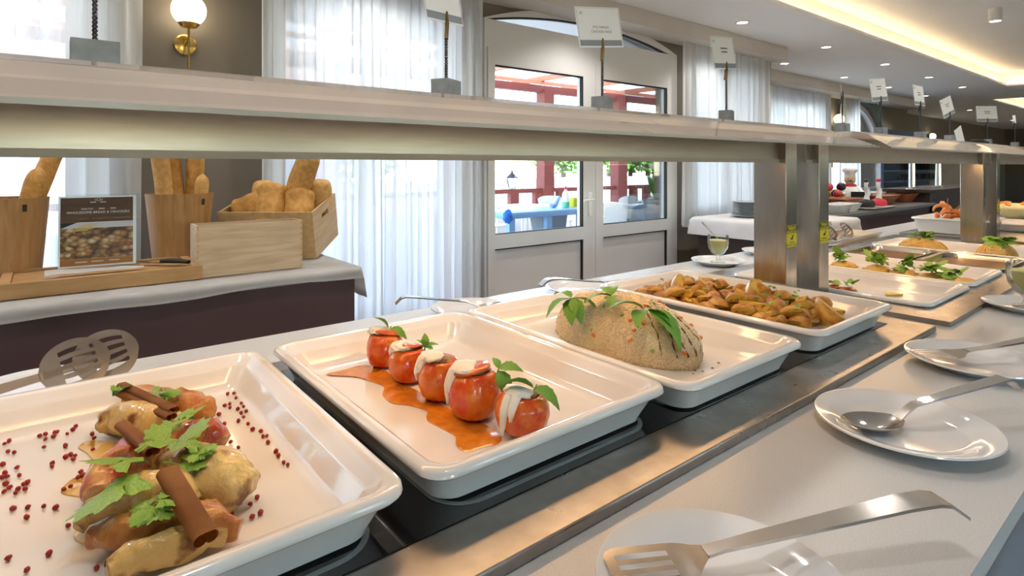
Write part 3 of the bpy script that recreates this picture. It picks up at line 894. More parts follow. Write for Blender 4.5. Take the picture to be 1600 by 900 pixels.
# ------------------------------------------------------------------ card holders on the shelf
def card_holder(x, y, label, yaw, card=True, roll=0.0, wire_h=0.165, lines=None, tilt=-0.25, cw=0.135, ch=0.105, block_rz=0.0):
    z0 = 1.5045
    t = thing('card_holder', label, 'sign holder', (x, y, z0), 0, 'dish card holders on the gantry')
    bl = obj('block', bx(-0.028, 0.028, -0.02, 0.02, 0, 0.05, 0.001), M['slate'], t, 30, world=False)
    bl.rotation_euler = (0, 0, block_rz)
    w = NB()
    for ph in (0, PI):
        pts = [(0.0022 * math.cos(i * 1.1 + ph), 0.0022 * math.sin(i * 1.1 + ph), 0.03 + wire_h * i / 60) for i in range(61)]
        tube(w, pts, 0.0017, 5)
    obj('twisted_wire', w, M['wire'], t, 60, world=False)
    c = thing('clip', None, None, (0, 0, 0))
    zc = 0.03 + wire_h
    b = tube(NB(), [(0, 0, zc - 0.01), (0.001, -0.002, zc + 0.02), (0.001, -0.001, zc + 0.045)], [0.004, 0.004, 0.002], 6)
    tube(b, [(0.001, 0.004, zc + 0.04), (0.004, 0.005, zc + 0.012), (0.009, 0.012, zc - 0.01)], [0.002, 0.0035, 0.003], 6)
    bpy.data.objects.remove(c)
    obj('clip', b, M['oldbrass'] if x < 2 else M['wire'], t, 60, world=False)
    if card:
        mw = Matrix.Translation((0, 0, zc + 0.022)) @ Matrix.Rotation(yaw, 4, 'Z') @ Matrix.Rotation(roll, 4, 'Y') @ Matrix.Rotation(tilt, 4, 'X')
        k = bx(-cw / 2, cw / 2, 0.0005, 0.0016, 0, ch)
        ko = obj('card', k, M['card'], t, world=False)
        ko.matrix_local = mw
        obj('grey_band', bx(-cw / 2 + 0.004, cw / 2 - 0.004, 0.0001, 0.0005, 0.004, 0.019), M['cardband'], ko, world=False)
        bd = NB(); x_ = cw / 2 - 0.003
        for q in ((-x_, x_, ch - 0.0035, ch - 0.003), (-x_, -x_ + 0.0005, 0.003, ch - 0.003), (x_ - 0.0005, x_, 0.003, ch - 0.003)):
            box(bd, q[0], q[1], 0.0001, 0.0005, q[2], q[3])
        obj('border_line', bd, M['cardband'], ko, world=False)
        g = lt([(0.0055, 0.0005), (0.0055, 0), (0.0082, 0), (0.0082, 0.0005)], 20, cap=False)
        lathe(g, [(0, 0), (0.0035, 0), (0.0035, 0.0005), (0, 0.0005)], 10)
        go = obj('round_badge', g, M['green'], ko, world=False)
        go.rotation_euler = (PI / 2, 0, 0); go.location = (-cw / 2 + 0.016, 0.0006, ch - 0.016)
        if lines:
            for i, s in enumerate(lines):
                text('lettering', s, 0.0095, Matrix.Translation((0.004, 0.0002, 0.052 - i * 0.0115)) @ FRONT, M['ink'], ko)
        else:                       # two lines of print, too small to read in the photograph
            pr = NB()
            for i, hw in enumerate((0.020, 0.017)):
                box(pr, 0.004 - hw, 0.004 + hw, 0.0001, 0.0005, ch * 0.62 - i * 0.0115, ch * 0.62 - i * 0.0115 + 0.004)
            obj('print', pr, M['ink'], ko, world=False)
    return t
CL = 'dish card on a twisted wire holder, '
card_holder(0.051, 1.0, 'slate card-holder block at the near end of the gantry, its card above the frame', -0.3, True, 0, 0.125)
card_holder(0.632, 1.0, CL + 'steeply turned, in front of the long curtain', 0.42, True, -0.10, 0.115, None, -0.1, block_rz=0.5)
card_holder(1.099, 1.0, CL + 'facing out, in front of the door transom', -0.22, True, -0.09, 0.125, ('PYZ MINGA', 'CHICKEN RICE'), -0.1, block_rz=0.4)
card_holder(1.677, 1.0, CL + 'half turned, in front of the short curtain', 0.02, True, -0.10, 0.13, None, -0.1, block_rz=0.4)
card_holder(2.552, 1.0, 'wire card holder with its card edge-on, above the gap between gantries', 0.37, True, 0.0, 0.11, None, -0.1, 0.06, 0.05)
card_holder(2.97, 1.0, CL + 'in front of the far arched window', -0.15, True, -0.1, 0.12, None, -0.1)
card_holder(3.511, 1.0, CL + 'standing upright, second on the second gantry', -0.05, True, 0.0, 0.135, None, -0.1)
card_holder(4.013, 1.0, CL + 'leaning over, third on the second gantry', -0.15, True, -0.3, 0.11, None, -0.1)
card_holder(4.833, 1.0, CL + 'broad, on the farthest gantry', -0.70, True, 0.0, 0.115, None, -0.1)
card_holder(5.61, 1.0, 'wire card holder with a narrow edge-on card at the right edge', 0.5, True, 0.0, 0.14, None, -0.1, 0.05, 0.06)
p = at(1500, 215, 1.52)
t = thing('leaning_card', 'blank white card leaning on a dark folder on the second gantry shelf', 'card', (4.25, 1.0, 1.5045))
o = obj('card', bx(-0.04, 0.04, 0, 0.002, 0.003, 0.11), M['card'], t, world=False); o.rotation_euler = (0, -0.45, -0.2)
t2 = tag(obj('black_folder', bx(-0.13, 0.13, -0.03, 0.03, 0, 0.028, 0.003), M['black'], None, 30), 'flat black folder lying on the second gantry shelf', 'folder')
t2.location = (4.42, 0.95, 1.5045); t2.rotation_euler = (0, 0.03, 0.1)

# ------------------------------------------------------------------ dishes
def dish(x0, x1, y0, y1, zb, zr, label, group, flange=0.0, r=0.04):
    """porcelain gastronorm dish; zb underside, zr rim top"""
    h = zr - zb
    L = [(0.050, zb + 0.004), (0.046, zb), ]
    rings = []
    def ring(i, z, rr): rings.append((x0 + i, x1 - i, y0 + i, y1 - i, max(rr, 0.008), z))
    ring(0.044, zb, r * 0.7); ring(0.034, zb + 0.003, r * 0.9); ring(0.031, zb + 0.01, r)
    ring(0.014, zr - 0.019, r); ring(0.011, zr - 0.016, r); ring(0.003, zr - 0.0145, r * 0.95); ring(0.0, zr - 0.011, r); ring(0.001, zr - 0.004, r); ring(0.005, zr, r)
    ring(0.016, zr, r * 0.85); ring(0.022, zr - 0.003, r * 0.8); ring(0.026, zr - 0.012, r * 0.8); ring(0.034, zr - 0.015, r * 0.75); ring(0.037, zr - 0.02, r * 0.75)
    ring(0.052, zb + 0.02, r * 0.6); ring(0.060, zb + 0.011, r * 0.55); ring(0.075, zb + 0.008, r * 0.4)
    o = obj('serving_dish', loft_rects(NB(), rings), M['porcelain'], None, 50)
    tag(o, label, 'serving dish', group)
    return o
Y0, Y1 = 0.630, 1.325
ZB, ZR = ST + 0.0025, 0.985
G1 = 'big white dishes on the black glass'
dish(TR[0][0], TR[0][1], Y0, Y1, ZB, ZR, 'white rectangular dish with chicken legs and pink peppercorns', G1)
dish(TR[1][0], TR[1][1], Y0, Y1, ZB, ZR, 'white rectangular dish with the row of stuffed tomatoes', G1)
dish(TR[2][0], TR[2][1], Y0 - 0.03, Y1, ZB, ZR, 'white rectangular dish with the rice mound', G1)
dish(TR[3][0], TR[3][1], Y0 - 0.03, Y1, ZB, ZR, 'white rectangular dish full of roast potatoes, beside the steel posts', G1)
FZ = ZB + 0.0085
WB, WR = 0.874, 0.931
G2 = 'white dishes set into the steel well'
def flat_dish(x0, x1, label, y0=0.605, y1=1.31):
    return dish(x0, x1, y0, y1, WB, WR, label, G2, r=0.045)
flat_dish(2.225, 2.715, 'shallow white dish with a lemon slice, nearly empty')
flat_dish(2.735, 3.215, 'shallow white dish with parsley garnished yellow slices')
flat_dish(3.715, 4.19, 'shallow white dish with two spaghetti mounds')
FZ2 = WB + 0.0085
def pan(x0, x1, y0, y1, label, liq):
    t = thing('steel_pan', label, 'pan', ((x0 + x1) / 2, (y0 + y1) / 2, 0.880), 0, 'steel pans in the well')
    r = 0.05
    R_ = []
    for i, z in ((0.045, 0.880), (0.036, 0.884), (0.022, 0.923), (0.0, 0.9245), (0.0, 0.928), (0.014, 0.928), (0.020, 0.924), (0.034, 0.888), (0.045, 0.884)):
        R_.append((x0 + i, x1 - i, y0 + i, y1 - i, r, z))
    obj('body', loft_rects(NB(), R_), M['cutlery'], t, 50)
    obj('broth', loft_rects(NB(), [(x0 + 0.029, x1 - 0.029, y0 + 0.029, y1 - 0.029, 0.045, 0.900), (x0 + 0.028, x1 - 0.028, y0 + 0.028, y1 - 0.028, 0.045, 0.904)]), liq, t)
M['broth'] = mat('brown_broth', (0.16, 0.065, 0.02), 0.35, col2=(0.22, 0.10, 0.03), scale=12)
pan(3.235, 3.70, 0.965, 1.30, 'steel pan of brown broth at the back of the well', M['broth'])
pan(3.235, 3.70, 0.61, 0.955, 'steel pan of brown broth at the front of the well', M['broth'])
# third section
dish(4.62, 5.10, 0.95, 1.38, 0.926, 1.03, 'deep white dish heaped with orange shrimps behind the far post', 'far white dishes')
dish(5.15, 5.6, 0.6, 1.3, 0.926, 0.985, 'white dish of pale salad beside the far post', 'far white dishes')

# ------------------------------------------------------------------ plates and utensils on the counter
def plate(x, y, R_, label, group, z=CT, rzs=1.0):
    p = [(0, 0.004), (R_ * 0.55, 0.004), (R_ * 0.56, 0.0005), (R_ * 0.62, 0.0005), (R_ * 0.64, 0.004), (R_ * 0.75, 0.009), (R_ * 0.97, 0.020), (R_, 0.0225), (R_ * 0.995, 0.0255), (R_ * 0.975, 0.0255),
         (R_ * 0.76, 0.0165), (R_ * 0.68, 0.0105), (R_ * 0.6, 0.0085), (0, 0.0085)]
    o = obj('plate', lt(p, 64, cap=False), M['plate'], None, 60)
    o.location = (x, y, z + 0.0005)
    return tag(o, label, 'plate', group)
GP = 'white plates along the buffet'
plate(0.572, 0.345, 0.138, 'white round plate nearest the viewer, under the slotted serving fork', GP)
plate(1.197, 0.366, 0.143, 'white round plate holding the big serving spoon', GP)
plate(1.72, 0.380, 0.140, 'white round plate with the serving fork lying across, third along the front', GP)
plate(2.53, 0.420, 0.120, 'white saucer under the sauce glass at the right edge', GP)
plate(2.535, 1.556, 0.125, 'white saucer under the sauce glass behind the potatoes', GP)
plate(3.02, 1.57, 0.12, 'white saucer just behind the first steel post', GP)
for (u, v, R_, lab) in ((700, 470, 0.12, 'white plate behind the tomato dish, with a steel spoon'), (880, 444, 0.12, 'white plate behind the rice dish, with a slotted turner')):
    p = at(u, v, CT + 0.02)
    plate(p.x, 1.545, R_, lab, GP)
plate(-0.02, 1.545, 0.13, 'white plate behind the chicken dish, under the slotted turners', GP)
p = at(1330, 378, CT)
plate(3.55, 1.55, 0.13, 'white plate between the two steel posts, on the far side', GP)

def strip(bm, pts, hw, th, cup=0.0, n=6):
    """flat bar in the local x-z plane: pts (x, z), half widths, thickness; cup = dish depth"""
    rows = []
    m = len(pts)
    hw = hw if isinstance(hw, (list, tuple)) else [hw] * m
    cup = cup if isinstance(cup, (list, tuple)) else [cup] * m
    for (x, z), w, c in zip(pts, hw, cup):
        top = [bm.verts.new((x, w * (2 * i / n - 1), z - c * (1 - (2 * i / n - 1) ** 2))) for i in range(n + 1)]
        bot = [bm.verts.new((x, w * (2 * i / n - 1), z - th - c * (1 - (2 * i / n - 1) ** 2))) for i in range(n, -1, -1)]
        rows.append(top + bot)
    k = len(rows[0])
    for a, c in zip(rows, rows[1:]):
        for i in range(k):
            bm.faces.new((a[i], a[(i + 1) % k], c[(i + 1) % k], c[i]))
    bm.faces.new(rows[0][::-1]); bm.faces.new(rows[-1])
    return bm
def slotted(bm, st, fr, slots, s0, s1, th):
    """st: stations (x, z, half width); fr: cross fractions; cells between fr[i], fr[i+1] for i in slots are open from station s0 to s1"""
    g = [[bm.verts.new((x, f * w, z)) for f in fr] for x, z, w in st]
    for a in range(len(st) - 1):
        for i in range(len(fr) - 1):
            if i in slots and s0 <= a < s1: continue
            bm.faces.new((g[a][i], g[a + 1][i], g[a + 1][i + 1], g[a][i + 1]))
    bmesh.ops.solidify(bm, geom=bm.faces[:], thickness=th)
    return bm
def place(t, a, c, lift=0.0):
    """aim a utensil's +x axis from point a to point c"""
    a, c = Vector(a), Vector(c)
    d = (c - a)
    t.location = a
    t.rotation_euler = (0, -math.atan2(d.z, math.hypot(d.x, d.y)), math.atan2(d.y, d.x))
def spoon(a, c, label, L=0.36, s=1.0):
    t = thing('serving_spoon', label, 'spoon', (0, 0, 0), 0, 'serving utensils')
    n = 14
    pts, hw, cp = [], [], []
    for i in range(n + 1):
        q = i / n
        pts.append((0.115 * q * s, 0.010 * s * (1 - q) ** 2 + 0.004 * q)); hw.append(max(0.003, 0.037 * s * math.sin(PI * (0.04 + 0.90 * q)) ** 0.62)); cp.append(0.016 * s * math.sin(PI * q) ** 0.8)
    obj('bowl', strip(NB(), pts, hw, 0.0018, cp, 10), M['cutlery'], t, 60, world=False)
    obj('handle', strip(NB(), [(0.112 * s, 0.0042), (0.128 * s, 0.014 * s), (0.15 * s, 0.026 * s), (0.2 * s, 0.034 * s), (L - 0.03, 0.052), (L, 0.056), (L + 0.012, 0.053), (L + 0.03, 0.036)], [0.010, 0.008, 0.0085, 0.010, 0.013, 0.0135, 0.0135, 0.0125], 0.0035, 0.0, 4), M['cutlery'], t, 30, world=False)
    place(t, a, c)
    return t
spoon((1.095, 0.425, 0.921), (1.435, 0.262, 0.921), 'large steel serving spoon resting on the middle front plate', 0.36)
def fork(a, c, label, L=0.42, head=0.115, w=0.034, kind=0):
    t = thing('serving_fork', label, 'serving fork', (0, 0, 0), 0, 'serving utensils')
    fr = [-1, -0.62, -0.36, -0.12, 0.12, 0.36, 0.62, 1] if kind == 0 else [-1, -0.78, -0.6, -0.42, -0.26, -0.09, 0.09, 0.26, 0.42, 0.6, 0.78, 1]
    sl = {1, 3, 5} if kind == 0 else {1, 3, 5, 7, 9}
    if kind == 0:
        st = [(0.0, 0.004, w * 0.62), (0.004, 0.004, w * 0.85), (0.012, 0.004, w * 0.97), (0.022, 0.004, w), (0.075, 0.004, w * 0.96), (0.085, 0.0045, w * 0.93), (0.095, 0.006, w * 0.8), (0.105, 0.009, w * 0.52), (head, 0.013, w * 0.3)]
        s0, s1 = 2, 4
    else:
        st = [(0.0, 0.004, w * 0.90), (0.01, 0.004, w), (0.07, 0.004, w * 0.96), (0.085, 0.006, w * 0.85), (0.1, 0.009, w * 0.5), (head, 0.013, w * 0.3)]
        s0, s1 = (0, 2)
    obj('head', slotted(NB(), st, fr, sl, s0, s1, 0.002), M['cutlery'], t, 40, world=False)
    obj('handle', strip(NB(), [(head - 0.002, 0.0135), (head + 0.02, 0.017), (head + 0.06, 0.022), (L - 0.05, 0.045), (L - 0.012, 0.047), (L + 0.005, 0.044), (L + 0.03, 0.026)], [0.0095, 0.008, 0.010, 0.0155, 0.016, 0.016, 0.014], 0.004, 0.0, 4), M['cutlery'], t, 30, world=False)
    place(t, a, c)
    return t
fork((0.487, 0.433, 0.9262), (0.870, 0.212, 0.928), 'slotted steel serving fork on the nearest front plate', 0.42)
fork((1.62, 0.462, 0.9265), (1.80, 0.33, 0.926), 'steel serving fork with long tines on the third front plate', 0.36, 0.115, 0.036, 1)
pA = at(930, 437, 0.925); pB = at(785, 452, 0.93)
fork((pA.x + 0.05, 1.47, 0.927), (pB.x, 1.56, 0.927), 'slotted steel turner lying behind the rice dish', 0.36, 0.115, 0.034, 1)
pA = at(800, 455, 0.93)
spoon((1.17, 1.46, 0.9275), (0.80, 1.60, 0.925), 'steel serving spoon lying behind the tomato dish', 0.34)
# round slotted turners behind the chicken dish, leaning on the rim
def skimmer(loc, label, xa=(-0.95, -0.05, -0.22), up=(0.0, -0.80, 0.60)):
    t = thing('slotted_turner', label, 'turner', loc, 0, 'slotted turners')
    xa = Vector(xa).normalized(); n = Vector(up); n = (n - xa * n.dot(xa)).normalized(); ya = n.cross(xa)
    t.rotation_euler = Matrix((xa, ya, n)).transposed().to_euler()
    R_ = 0.056
    st = []
    for i in range(17):
        x = -R_ + 2 * R_ * i / 16
        st.append((x, 0.006 * (x / R_) ** 2, max(0.008, math.sqrt(max(0, R_ * R_ - x * x)))))
    obj('head', slotted(NB(), st, [-1, -0.70, -0.52, -0.34, -0.16, 0.02, 0.2, 0.38, 0.56, 0.72, 1], {1, 3, 5, 7}, 3, 11, 0.0015), M['cutlery'], t, 40, world=False)
    obj('handle', strip(NB(), [(0.05, 0.005), (0.07, 0.008), (0.16, 0.03), (0.30, 0.06)], [0.008, 0.007, 0.009, 0.012], 0.003, 0, 4), M['cutlery'], t, 30, world=False)
skimmer(tuple(aty(166, 556, 1.44)), 'round slotted steel turner behind the chicken dish, upper one')
skimmer(tuple(aty(118, 571, 1.41)), 'round slotted steel turner behind the chicken dish, lower one')
# steel utensil tray with forks at the back of the second section
t = thing('utensil_tray', 'long steel utensil tray on the far side of the second section', 'tray', (3.95, 1.55, CT))
obj('tray_body', loft_rects(NB(), [(3.63, 4.30, 1.46, 1.66, 0.01, CT + 0.001), (3.60, 4.33, 1.44, 1.68, 0.01, CT + 0.04), (3.605, 4.325, 1.445, 1.675, 0.01, CT + 0.04), (3.635, 4.295, 1.465, 1.655, 0.01, CT + 0.004)]), M['cutlery'], t, 40)
skimmer((3.78, 1.55, 0.965), 'slotted turner in the long utensil tray, nearer one')
skimmer((4.02, 1.55, 0.965), 'slotted turner in the long utensil tray, farther one')
# glasses of sauce
M['sauce'] = mat('pale_yellow_sauce', (0.66, 0.60, 0.27), 0.35, col2=(0.60, 0.55, 0.24), scale=30)
M['spoonsteel'] = M['cutlery']
def sauce_glass(x, y, z, s, label, spoonlabel, spoon_pts):
    t = thing('sauce_glass', label, 'glass', (x, y, z), 0, 'footed sauce glasses')
    pr = [(0, 0.0005), (0.034, 0.0005), (0.034, 0.004), (0.012, 0.012), (0.008, 0.024), (0.012, 0.034), (0.030, 0.048), (0.045, 0.072), (0.0505, 0.100), (0.0485, 0.134), (0.0465, 0.134), (0.0485, 0.100), (0.043, 0.073), (0.028, 0.05), (0.010, 0.037), (0, 0.036)]
    obj('bowl', lt([(r * s, h * s) for r, h in pr], 32, cap=False), M['clearglass'], t, 60, world=False)
    si = [(0, 0.0375), (0.009, 0.038), (0.027, 0.051), (0.0418, 0.0735), (0.047, 0.100), (0.0468, 0.110), (0.03, 0.113), (0, 0.114)]
    obj('sauce', lt([(r * s, h * s) for r, h in si], 32, cap=False), M['sauce'], t, 60, world=False)
    sp = tag(obj('sauce_spoon', tube(NB(), spoon_pts, [0.004, 0.0035, 0.005, 0.0095, 0.0085], 10, 0.45), M['cutlery'], None, 60), spoonlabel, 'spoon')
    sp.location = (x, y, z)
sauce_glass(2.535, 1.556, 0.9092, 1.0, 'footed glass of pale yellow sauce behind the potatoes', 'thin steel spoon standing in the sauce glass behind the potatoes', [(0.0, 0.0, 0.118), (-0.02, 0.012, 0.137), (-0.035, 0.022, 0.155), (-0.062, 0.04, 0.19), (-0.068, 0.044, 0.198)])
sauce_glass(2.53, 0.42, 0.9092, 1.12, 'footed glass of pale green sauce at the right edge', 'steel spoon standing up in the sauce glass at the right edge', [(0, 0, 0.128), (-0.006, -0.012, 0.15), (-0.008, -0.016, 0.18), (-0.01, -0.018, 0.225), (-0.01, -0.018, 0.24)])

# ------------------------------------------------------------------ bread table
BT = 0.95
TX0, TX1, TY0, TY1 = -1.4, 1.03, 2.30, 2.93
t = thing('bread_table', 'aubergine-panelled side table under the bread display', 'table', ((TX0 + TX1) / 2, 2.6, 0))
obj('table_top', bx(TX0, TX1, TY0, TY1, BT - 0.035, BT - 0.004), M['cornice'], t)
obj('front_panel', bx(TX0 + 0.01, TX1 - 0.02, TY0 + 0.02, TY0 + 0.05, 0.0, BT - 0.036), M['purple'], t)
obj('side_panel', bx(TX1 - 0.05, TX1 - 0.02, TY0 + 0.051, TY1 - 0.01, 0.0, BT - 0.036), M['purple'], t)
def cloth_fn(s, q):
    x = TX0 + (TX1 + 0.05 - TX0) * s
    over = max(0.0, x - TX1)
    yv = TY0 - 0.05 + (TY1 + 0.03 - TY0 + 0.05) * q
    drop_f = max(0.0, (TY0 - yv)) * (0.55 + 0.5 * noise.noise(Vector((x * 3.0, 0, 0))))
    z = BT + 0.0025
    y = yv
    if yv < TY0 - 0.004:
        y = TY0 - 0.008 - 0.006 * noise.noise(Vector((x * 9, 1, 0)))
        z = BT - 0.002 - (TY0 - yv) * (0.75 + 0.55 * noise.noise(Vector((x * 2.2, 4, 0))))
    else:
        z += 0.0025 * abs(noise.noise(Vector((x * 7, y * 7, 0))))
    if over > 0.004:
        x = TX1 + 0.006 + 0.02 * (over / 0.05) + 0.012 * noise.noise(Vector((y * 12, 2, 0)))
        z = min(z, BT - over * 2.6)
    return (x, y, z)
cl = sheet(cloth_fn, 150, 44)
bmesh.ops.solidify(cl, geom=cl.faces[:], thickness=0.0015)
tag(obj('tablecloth', cl, M['cloth'], None, 180), 'rumpled white cloth laid over the bread table', 'tablecloth')
ZT = BT + 0.0055
# cutting board with slats
bd = thing('bread_board', 'long slatted wooden bread board at the front of the bread table', 'bread board', (0.17, 2.56, ZT))
BX0, BX1, BY0, BY1 = -0.125, 0.45, 2.41, 2.72
f = NB()
box(f, BX0, BX1, BY0, BY0 + 0.02, ZT, ZT + 0.052, 0.003); box(f, BX0, BX1, BY1 - 0.02, BY1, ZT, ZT + 0.052, 0.003)
box(f, BX0, BX0 + 0.03, BY0 + 0.021, BY1 - 0.021, ZT, ZT + 0.052, 0.003); box(f, BX1 - 0.03, BX1, BY0 + 0.021, BY1 - 0.021, ZT, ZT + 0.052, 0.003)
obj('board_frame', f, M['board'], bd, 30)
me0 = None
for i in range(9):
    y = BY0 + 0.023 + i * 0.0295
    obj('slat', bx(BX0 + 0.031, BX1 - 0.031, y, y + 0.026, ZT + 0.02, ZT + 0.044), M['board'], bd)
# napkin and knife on the board
def nap(s, q):
    x = -0.01 + 0.28 * s; y = 2.425 + 0.085 * q * (1 - 0.35 * s)
    return (x, y + 0.03 * s, ZT + 0.0535 + 0.022 * (1 - 0.6 * s) * math.sin(PI * (0.15 + 0.7 * q)) + 0.004 * noise.noise(Vector((x * 14, y * 20, 0))))
n_ = sheet(nap, 24, 8); bmesh.ops.solidify(n_, geom=n_.faces[:], thickness=0.009)
tag(obj('napkin', n_, M['cloth'], None, 180), 'folded white napkin lying on the bread board', 'napkin')
kn = thing('bread_knife', 'bread knife with a black handle on the bread board', 'knife', (0.36, 2.5, ZT + 0.053))
obj('blade', bx(-0.19, 0.0, -0.012, 0.012, 0.001, 0.0035), M['cutlery'], kn, world=False)
obj('handle', tb([(0, 0, 0.008), (0.03, 0, 0.010), (0.08, -0.004, 0.010), (0.115, -0.008, 0.008)], [0.011, 0.013, 0.012, 0.010], 10, 0.7), M['black'], kn, 60, world=False)
kn.rotation_euler = (0, 0, -0.75); kn.location = (0.335, 2.545, ZT + 0.0535)
# tapered oak bins
def bin_(x, y, rt, rb, h, label, z=ZT):
    t = thing('bread_bin', label, 'bin', (x, y, z), 0, 'tapered oak bins')
    obj('shell', lt([(0, 0), (rb, 0), (rt, h), (rt - 0.008, h), (rb - 0.008, 0.01), (0, 0.01)], 48), M['oak'], t, 40, world=False)
    sl = obj('handle_slot', bx(-0.006, 0.006, -0.001, 0.001, h - 0.045, h - 0.02), M['black'], t, world=False)
    sl.location = (rt * 0.45, -rt * 0.875, 0)
    sl.rotation_euler = (0.06, 0, 0.45)
    return t
bin_(0.437, 2.80, 0.128, 0.098, 0.308, 'tapered oak bin with baguettes, between the picture stand and the pale crate')
bin_(-0.135, 2.80, 0.14, 0.115, 0.308, 'tapered oak bin with seeded baguettes at the left edge')
def loaf(name, a, c, r, label, group, m, bend=0.0, seeds=0, taper=0.6, seed=0):
    a, c = Vector(a), Vector(c)
    d = c - a
    side = d.cross(Vector((0, 0, 1)))
    side = side.normalized() if side.length > 1e-5 else Vector((1, 0, 0))
    n = 22
    pts, rs = [], []
    for i in range(n + 1):
        q = i / n
        e = min(1, min(q, 1 - q) / 0.16)
        rs.append(r * (0.12 + 0.88 * math.sqrt(max(0, 1 - (1 - e) ** 2))) * (1 + 0.03 * math.sin(q * 17 + seed)))
        pts.append(a + d * q + side * bend * math.sin(PI * q))
    bm = tb(pts, rs, 18)
    for v in bm.verts:
        v.co += v.co.normalized() * 0.0
        k = noise.noise(v.co * 22 + Vector((seed, 0, 0)))
        v.co += Vector((k, noise.noise(v.co * 22 + Vector((9, seed, 0))), noise.noise(v.co * 22 + Vector((0, 5, seed))))) * r * 0.035
    o = obj(name, bm, m, None, 180)
    tag(o, label, 'bread', group)
    if seeds:
        vs, fs = [], []
        rr = random.Random(seed)
        me = o.data
        for k in range(seeds):
            pl = me.polygons[rr.randrange(len(me.polygons) - 2)]
            if pl.normal.y > 0.3: continue
            p = pl.center + pl.normal * 0.0008
            e = pl.normal.orthogonal().normalized(); e.rotate(Matrix.Rotation(rr.random() * 6, 3, pl.normal)); g = pl.normal.cross(e)
            i = len(vs)
            vs += [p - e * 0.003, p + g * 0.0014, p + e * 0.003, p - g * 0.0014, p + pl.normal * 0.0012]
            fs += [(i, i + 1, i + 4), (i + 1, i + 2, i + 4), (i + 2, i + 3, i + 4), (i + 3, i, i + 4)]
        m2 = bpy.data.meshes.new('sesame_seeds'); m2.from_pydata([tuple(v) for v in vs], [], fs); m2.materials.append(M['seed'])
        sd = put('sesame_seeds', m2, o, False); sd['kind'] = 'stuff'
    return o
GBg = 'baguettes in the oak bins'
loaf('baguette', (0.41, 2.80, 1.02), (0.345, 2.79, 1.56), 0.034, 'pale baguette leaning at the left of the middle oak bin', GBg, M['crustpale'], 0.0, 0, seed=1)
loaf('baguette', (0.45, 2.81, 1.02), (0.385, 2.82, 1.58), 0.036, 'golden baguette in the middle of the middle oak bin', GBg, M['crust'], 0.01, 0, seed=2)
loaf('baguette', (0.475, 2.80, 1.0), (0.507, 2.81, 1.55), 0.034, 'upright baguette at the right of the middle oak bin', GBg, M['crust'], 0.0, 0, seed=3)
loaf('baguette', (0.487, 2.755, 1.0), (0.514, 2.745, 1.345), 0.028, 'short baguette in front at the right of the middle oak bin', GBg, M['crustpale'], 0.0, 0, seed=4)
loaf('baguette', (-0.13, 2.80, 1.0), (0.06, 2.86, 1.56), 0.034, 'long dark baguette leaning out of the left oak bin', GBg, M['crust'], 0.0, 80, seed=5)
loaf('baguette', (-0.12, 2.75, 1.0), (-0.025, 2.745, 1.375), 0.031, 'shorter seeded baguette in front in the left oak bin', GBg, M['crust'], 0.0, 200, seed=6)
# picture stand
ps = thing('picture_stand', 'clear acrylic stand with a brown bread poster on the bread board', 'sign', (0.145, 2.60, ZT + 0.0525), 0)
ps.rotation_euler = (-0.10, 0, -0.10)
PW, PH = 0.252, 0.268
ac = bx(-PW / 2, PW / 2, -0.002, 0.000, 0, PH); box(ac, -PW / 2, PW / 2, 0.004, 0.006, 0, PH)
box(ac, -PW / 2, PW / 2, -0.002, 0.09, -0.004, -0.001)
obj('acrylic_sheet', ac, M['acrylic'], ps, world=False)
pp = obj('poster', bx(-PW / 2 + 0.006, PW / 2 - 0.012, 0.0012, 0.0022, 0.004, PH - 0.006), M['card'], ps, world=False)
x0, x1 = -PW / 2 + 0.012, PW / 2 - 0.022
obj('brown_header', bx(x0, x1, 0.0007, 0.0011, PH * 0.62, PH - 0.012), wood('poster_wood', (0.10, 0.045, 0.022), (0.065, 0.028, 0.014), 6, (1, 8, 8)), pp, world=False)
def bread_print():
    m = mat('poster_bread_photo', (0.5, 0.3, 0.1), 0.4)
    t = m.node_tree
    b_ = t.nodes['Principled BSDF']
    tc = t.nodes.new('ShaderNodeTexCoord')
    mp = t.nodes.new('ShaderNodeMapping'); mp.inputs['Scale'].default_value = (1, 1, 1.5)
    vo = t.nodes.new('ShaderNodeTexVoronoi'); vo.inputs['Scale'].default_value = 46
    t.links.new(tc.outputs['Object'], mp.inputs[0]); t.links.new(mp.outputs[0], vo.inputs['Vector'])
    r1 = t.nodes.new('ShaderNodeValToRGB')
    r1.color_ramp.elements[0].position = 0.1; r1.color_ramp.elements[0].color = (1, 1, 1, 1)
    r1.color_ramp.elements[1].position = 0.85; r1.color_ramp.elements[1].color = (0.10, 0.06, 0.03, 1)
    t.links.new(vo.outputs['Distance'], r1.inputs[0])
    sp = t.nodes.new('ShaderNodeSeparateColor'); t.links.new(vo.outputs['Color'], sp.inputs[0])
    r2 = t.nodes.new('ShaderNodeValToRGB'); cr = r2.color_ramp
    cr.elements[0].color = (0.12, 0.05, 0.02, 1); cr.elements[1].color = (0.75, 0.58, 0.32, 1)
    e = cr.elements.new(0.3); e.color = (0.45, 0.20, 0.05, 1); e = cr.elements.new(0.6); e.color = (0.60, 0.33, 0.13, 1)
    t.links.new(sp.outputs[0], r2.inputs[0])
    mx = t.nodes.new('ShaderNodeMix'); mx.data_type = 'RGBA'; mx.blend_type = 'MULTIPLY'; mx.inputs[0].default_value = 1
    t.links.new(r1.outputs[0], mx.inputs[6]); t.links.new(r2.outputs[0], mx.inputs[7]); t.links.new(mx.outputs[2], b_.inputs['Base Color'])
    return m
obj('bread_photo', bx(x0, x1, 0.0007, 0.0011, 0.034, PH * 0.54), bread_print(), pp, world=False)
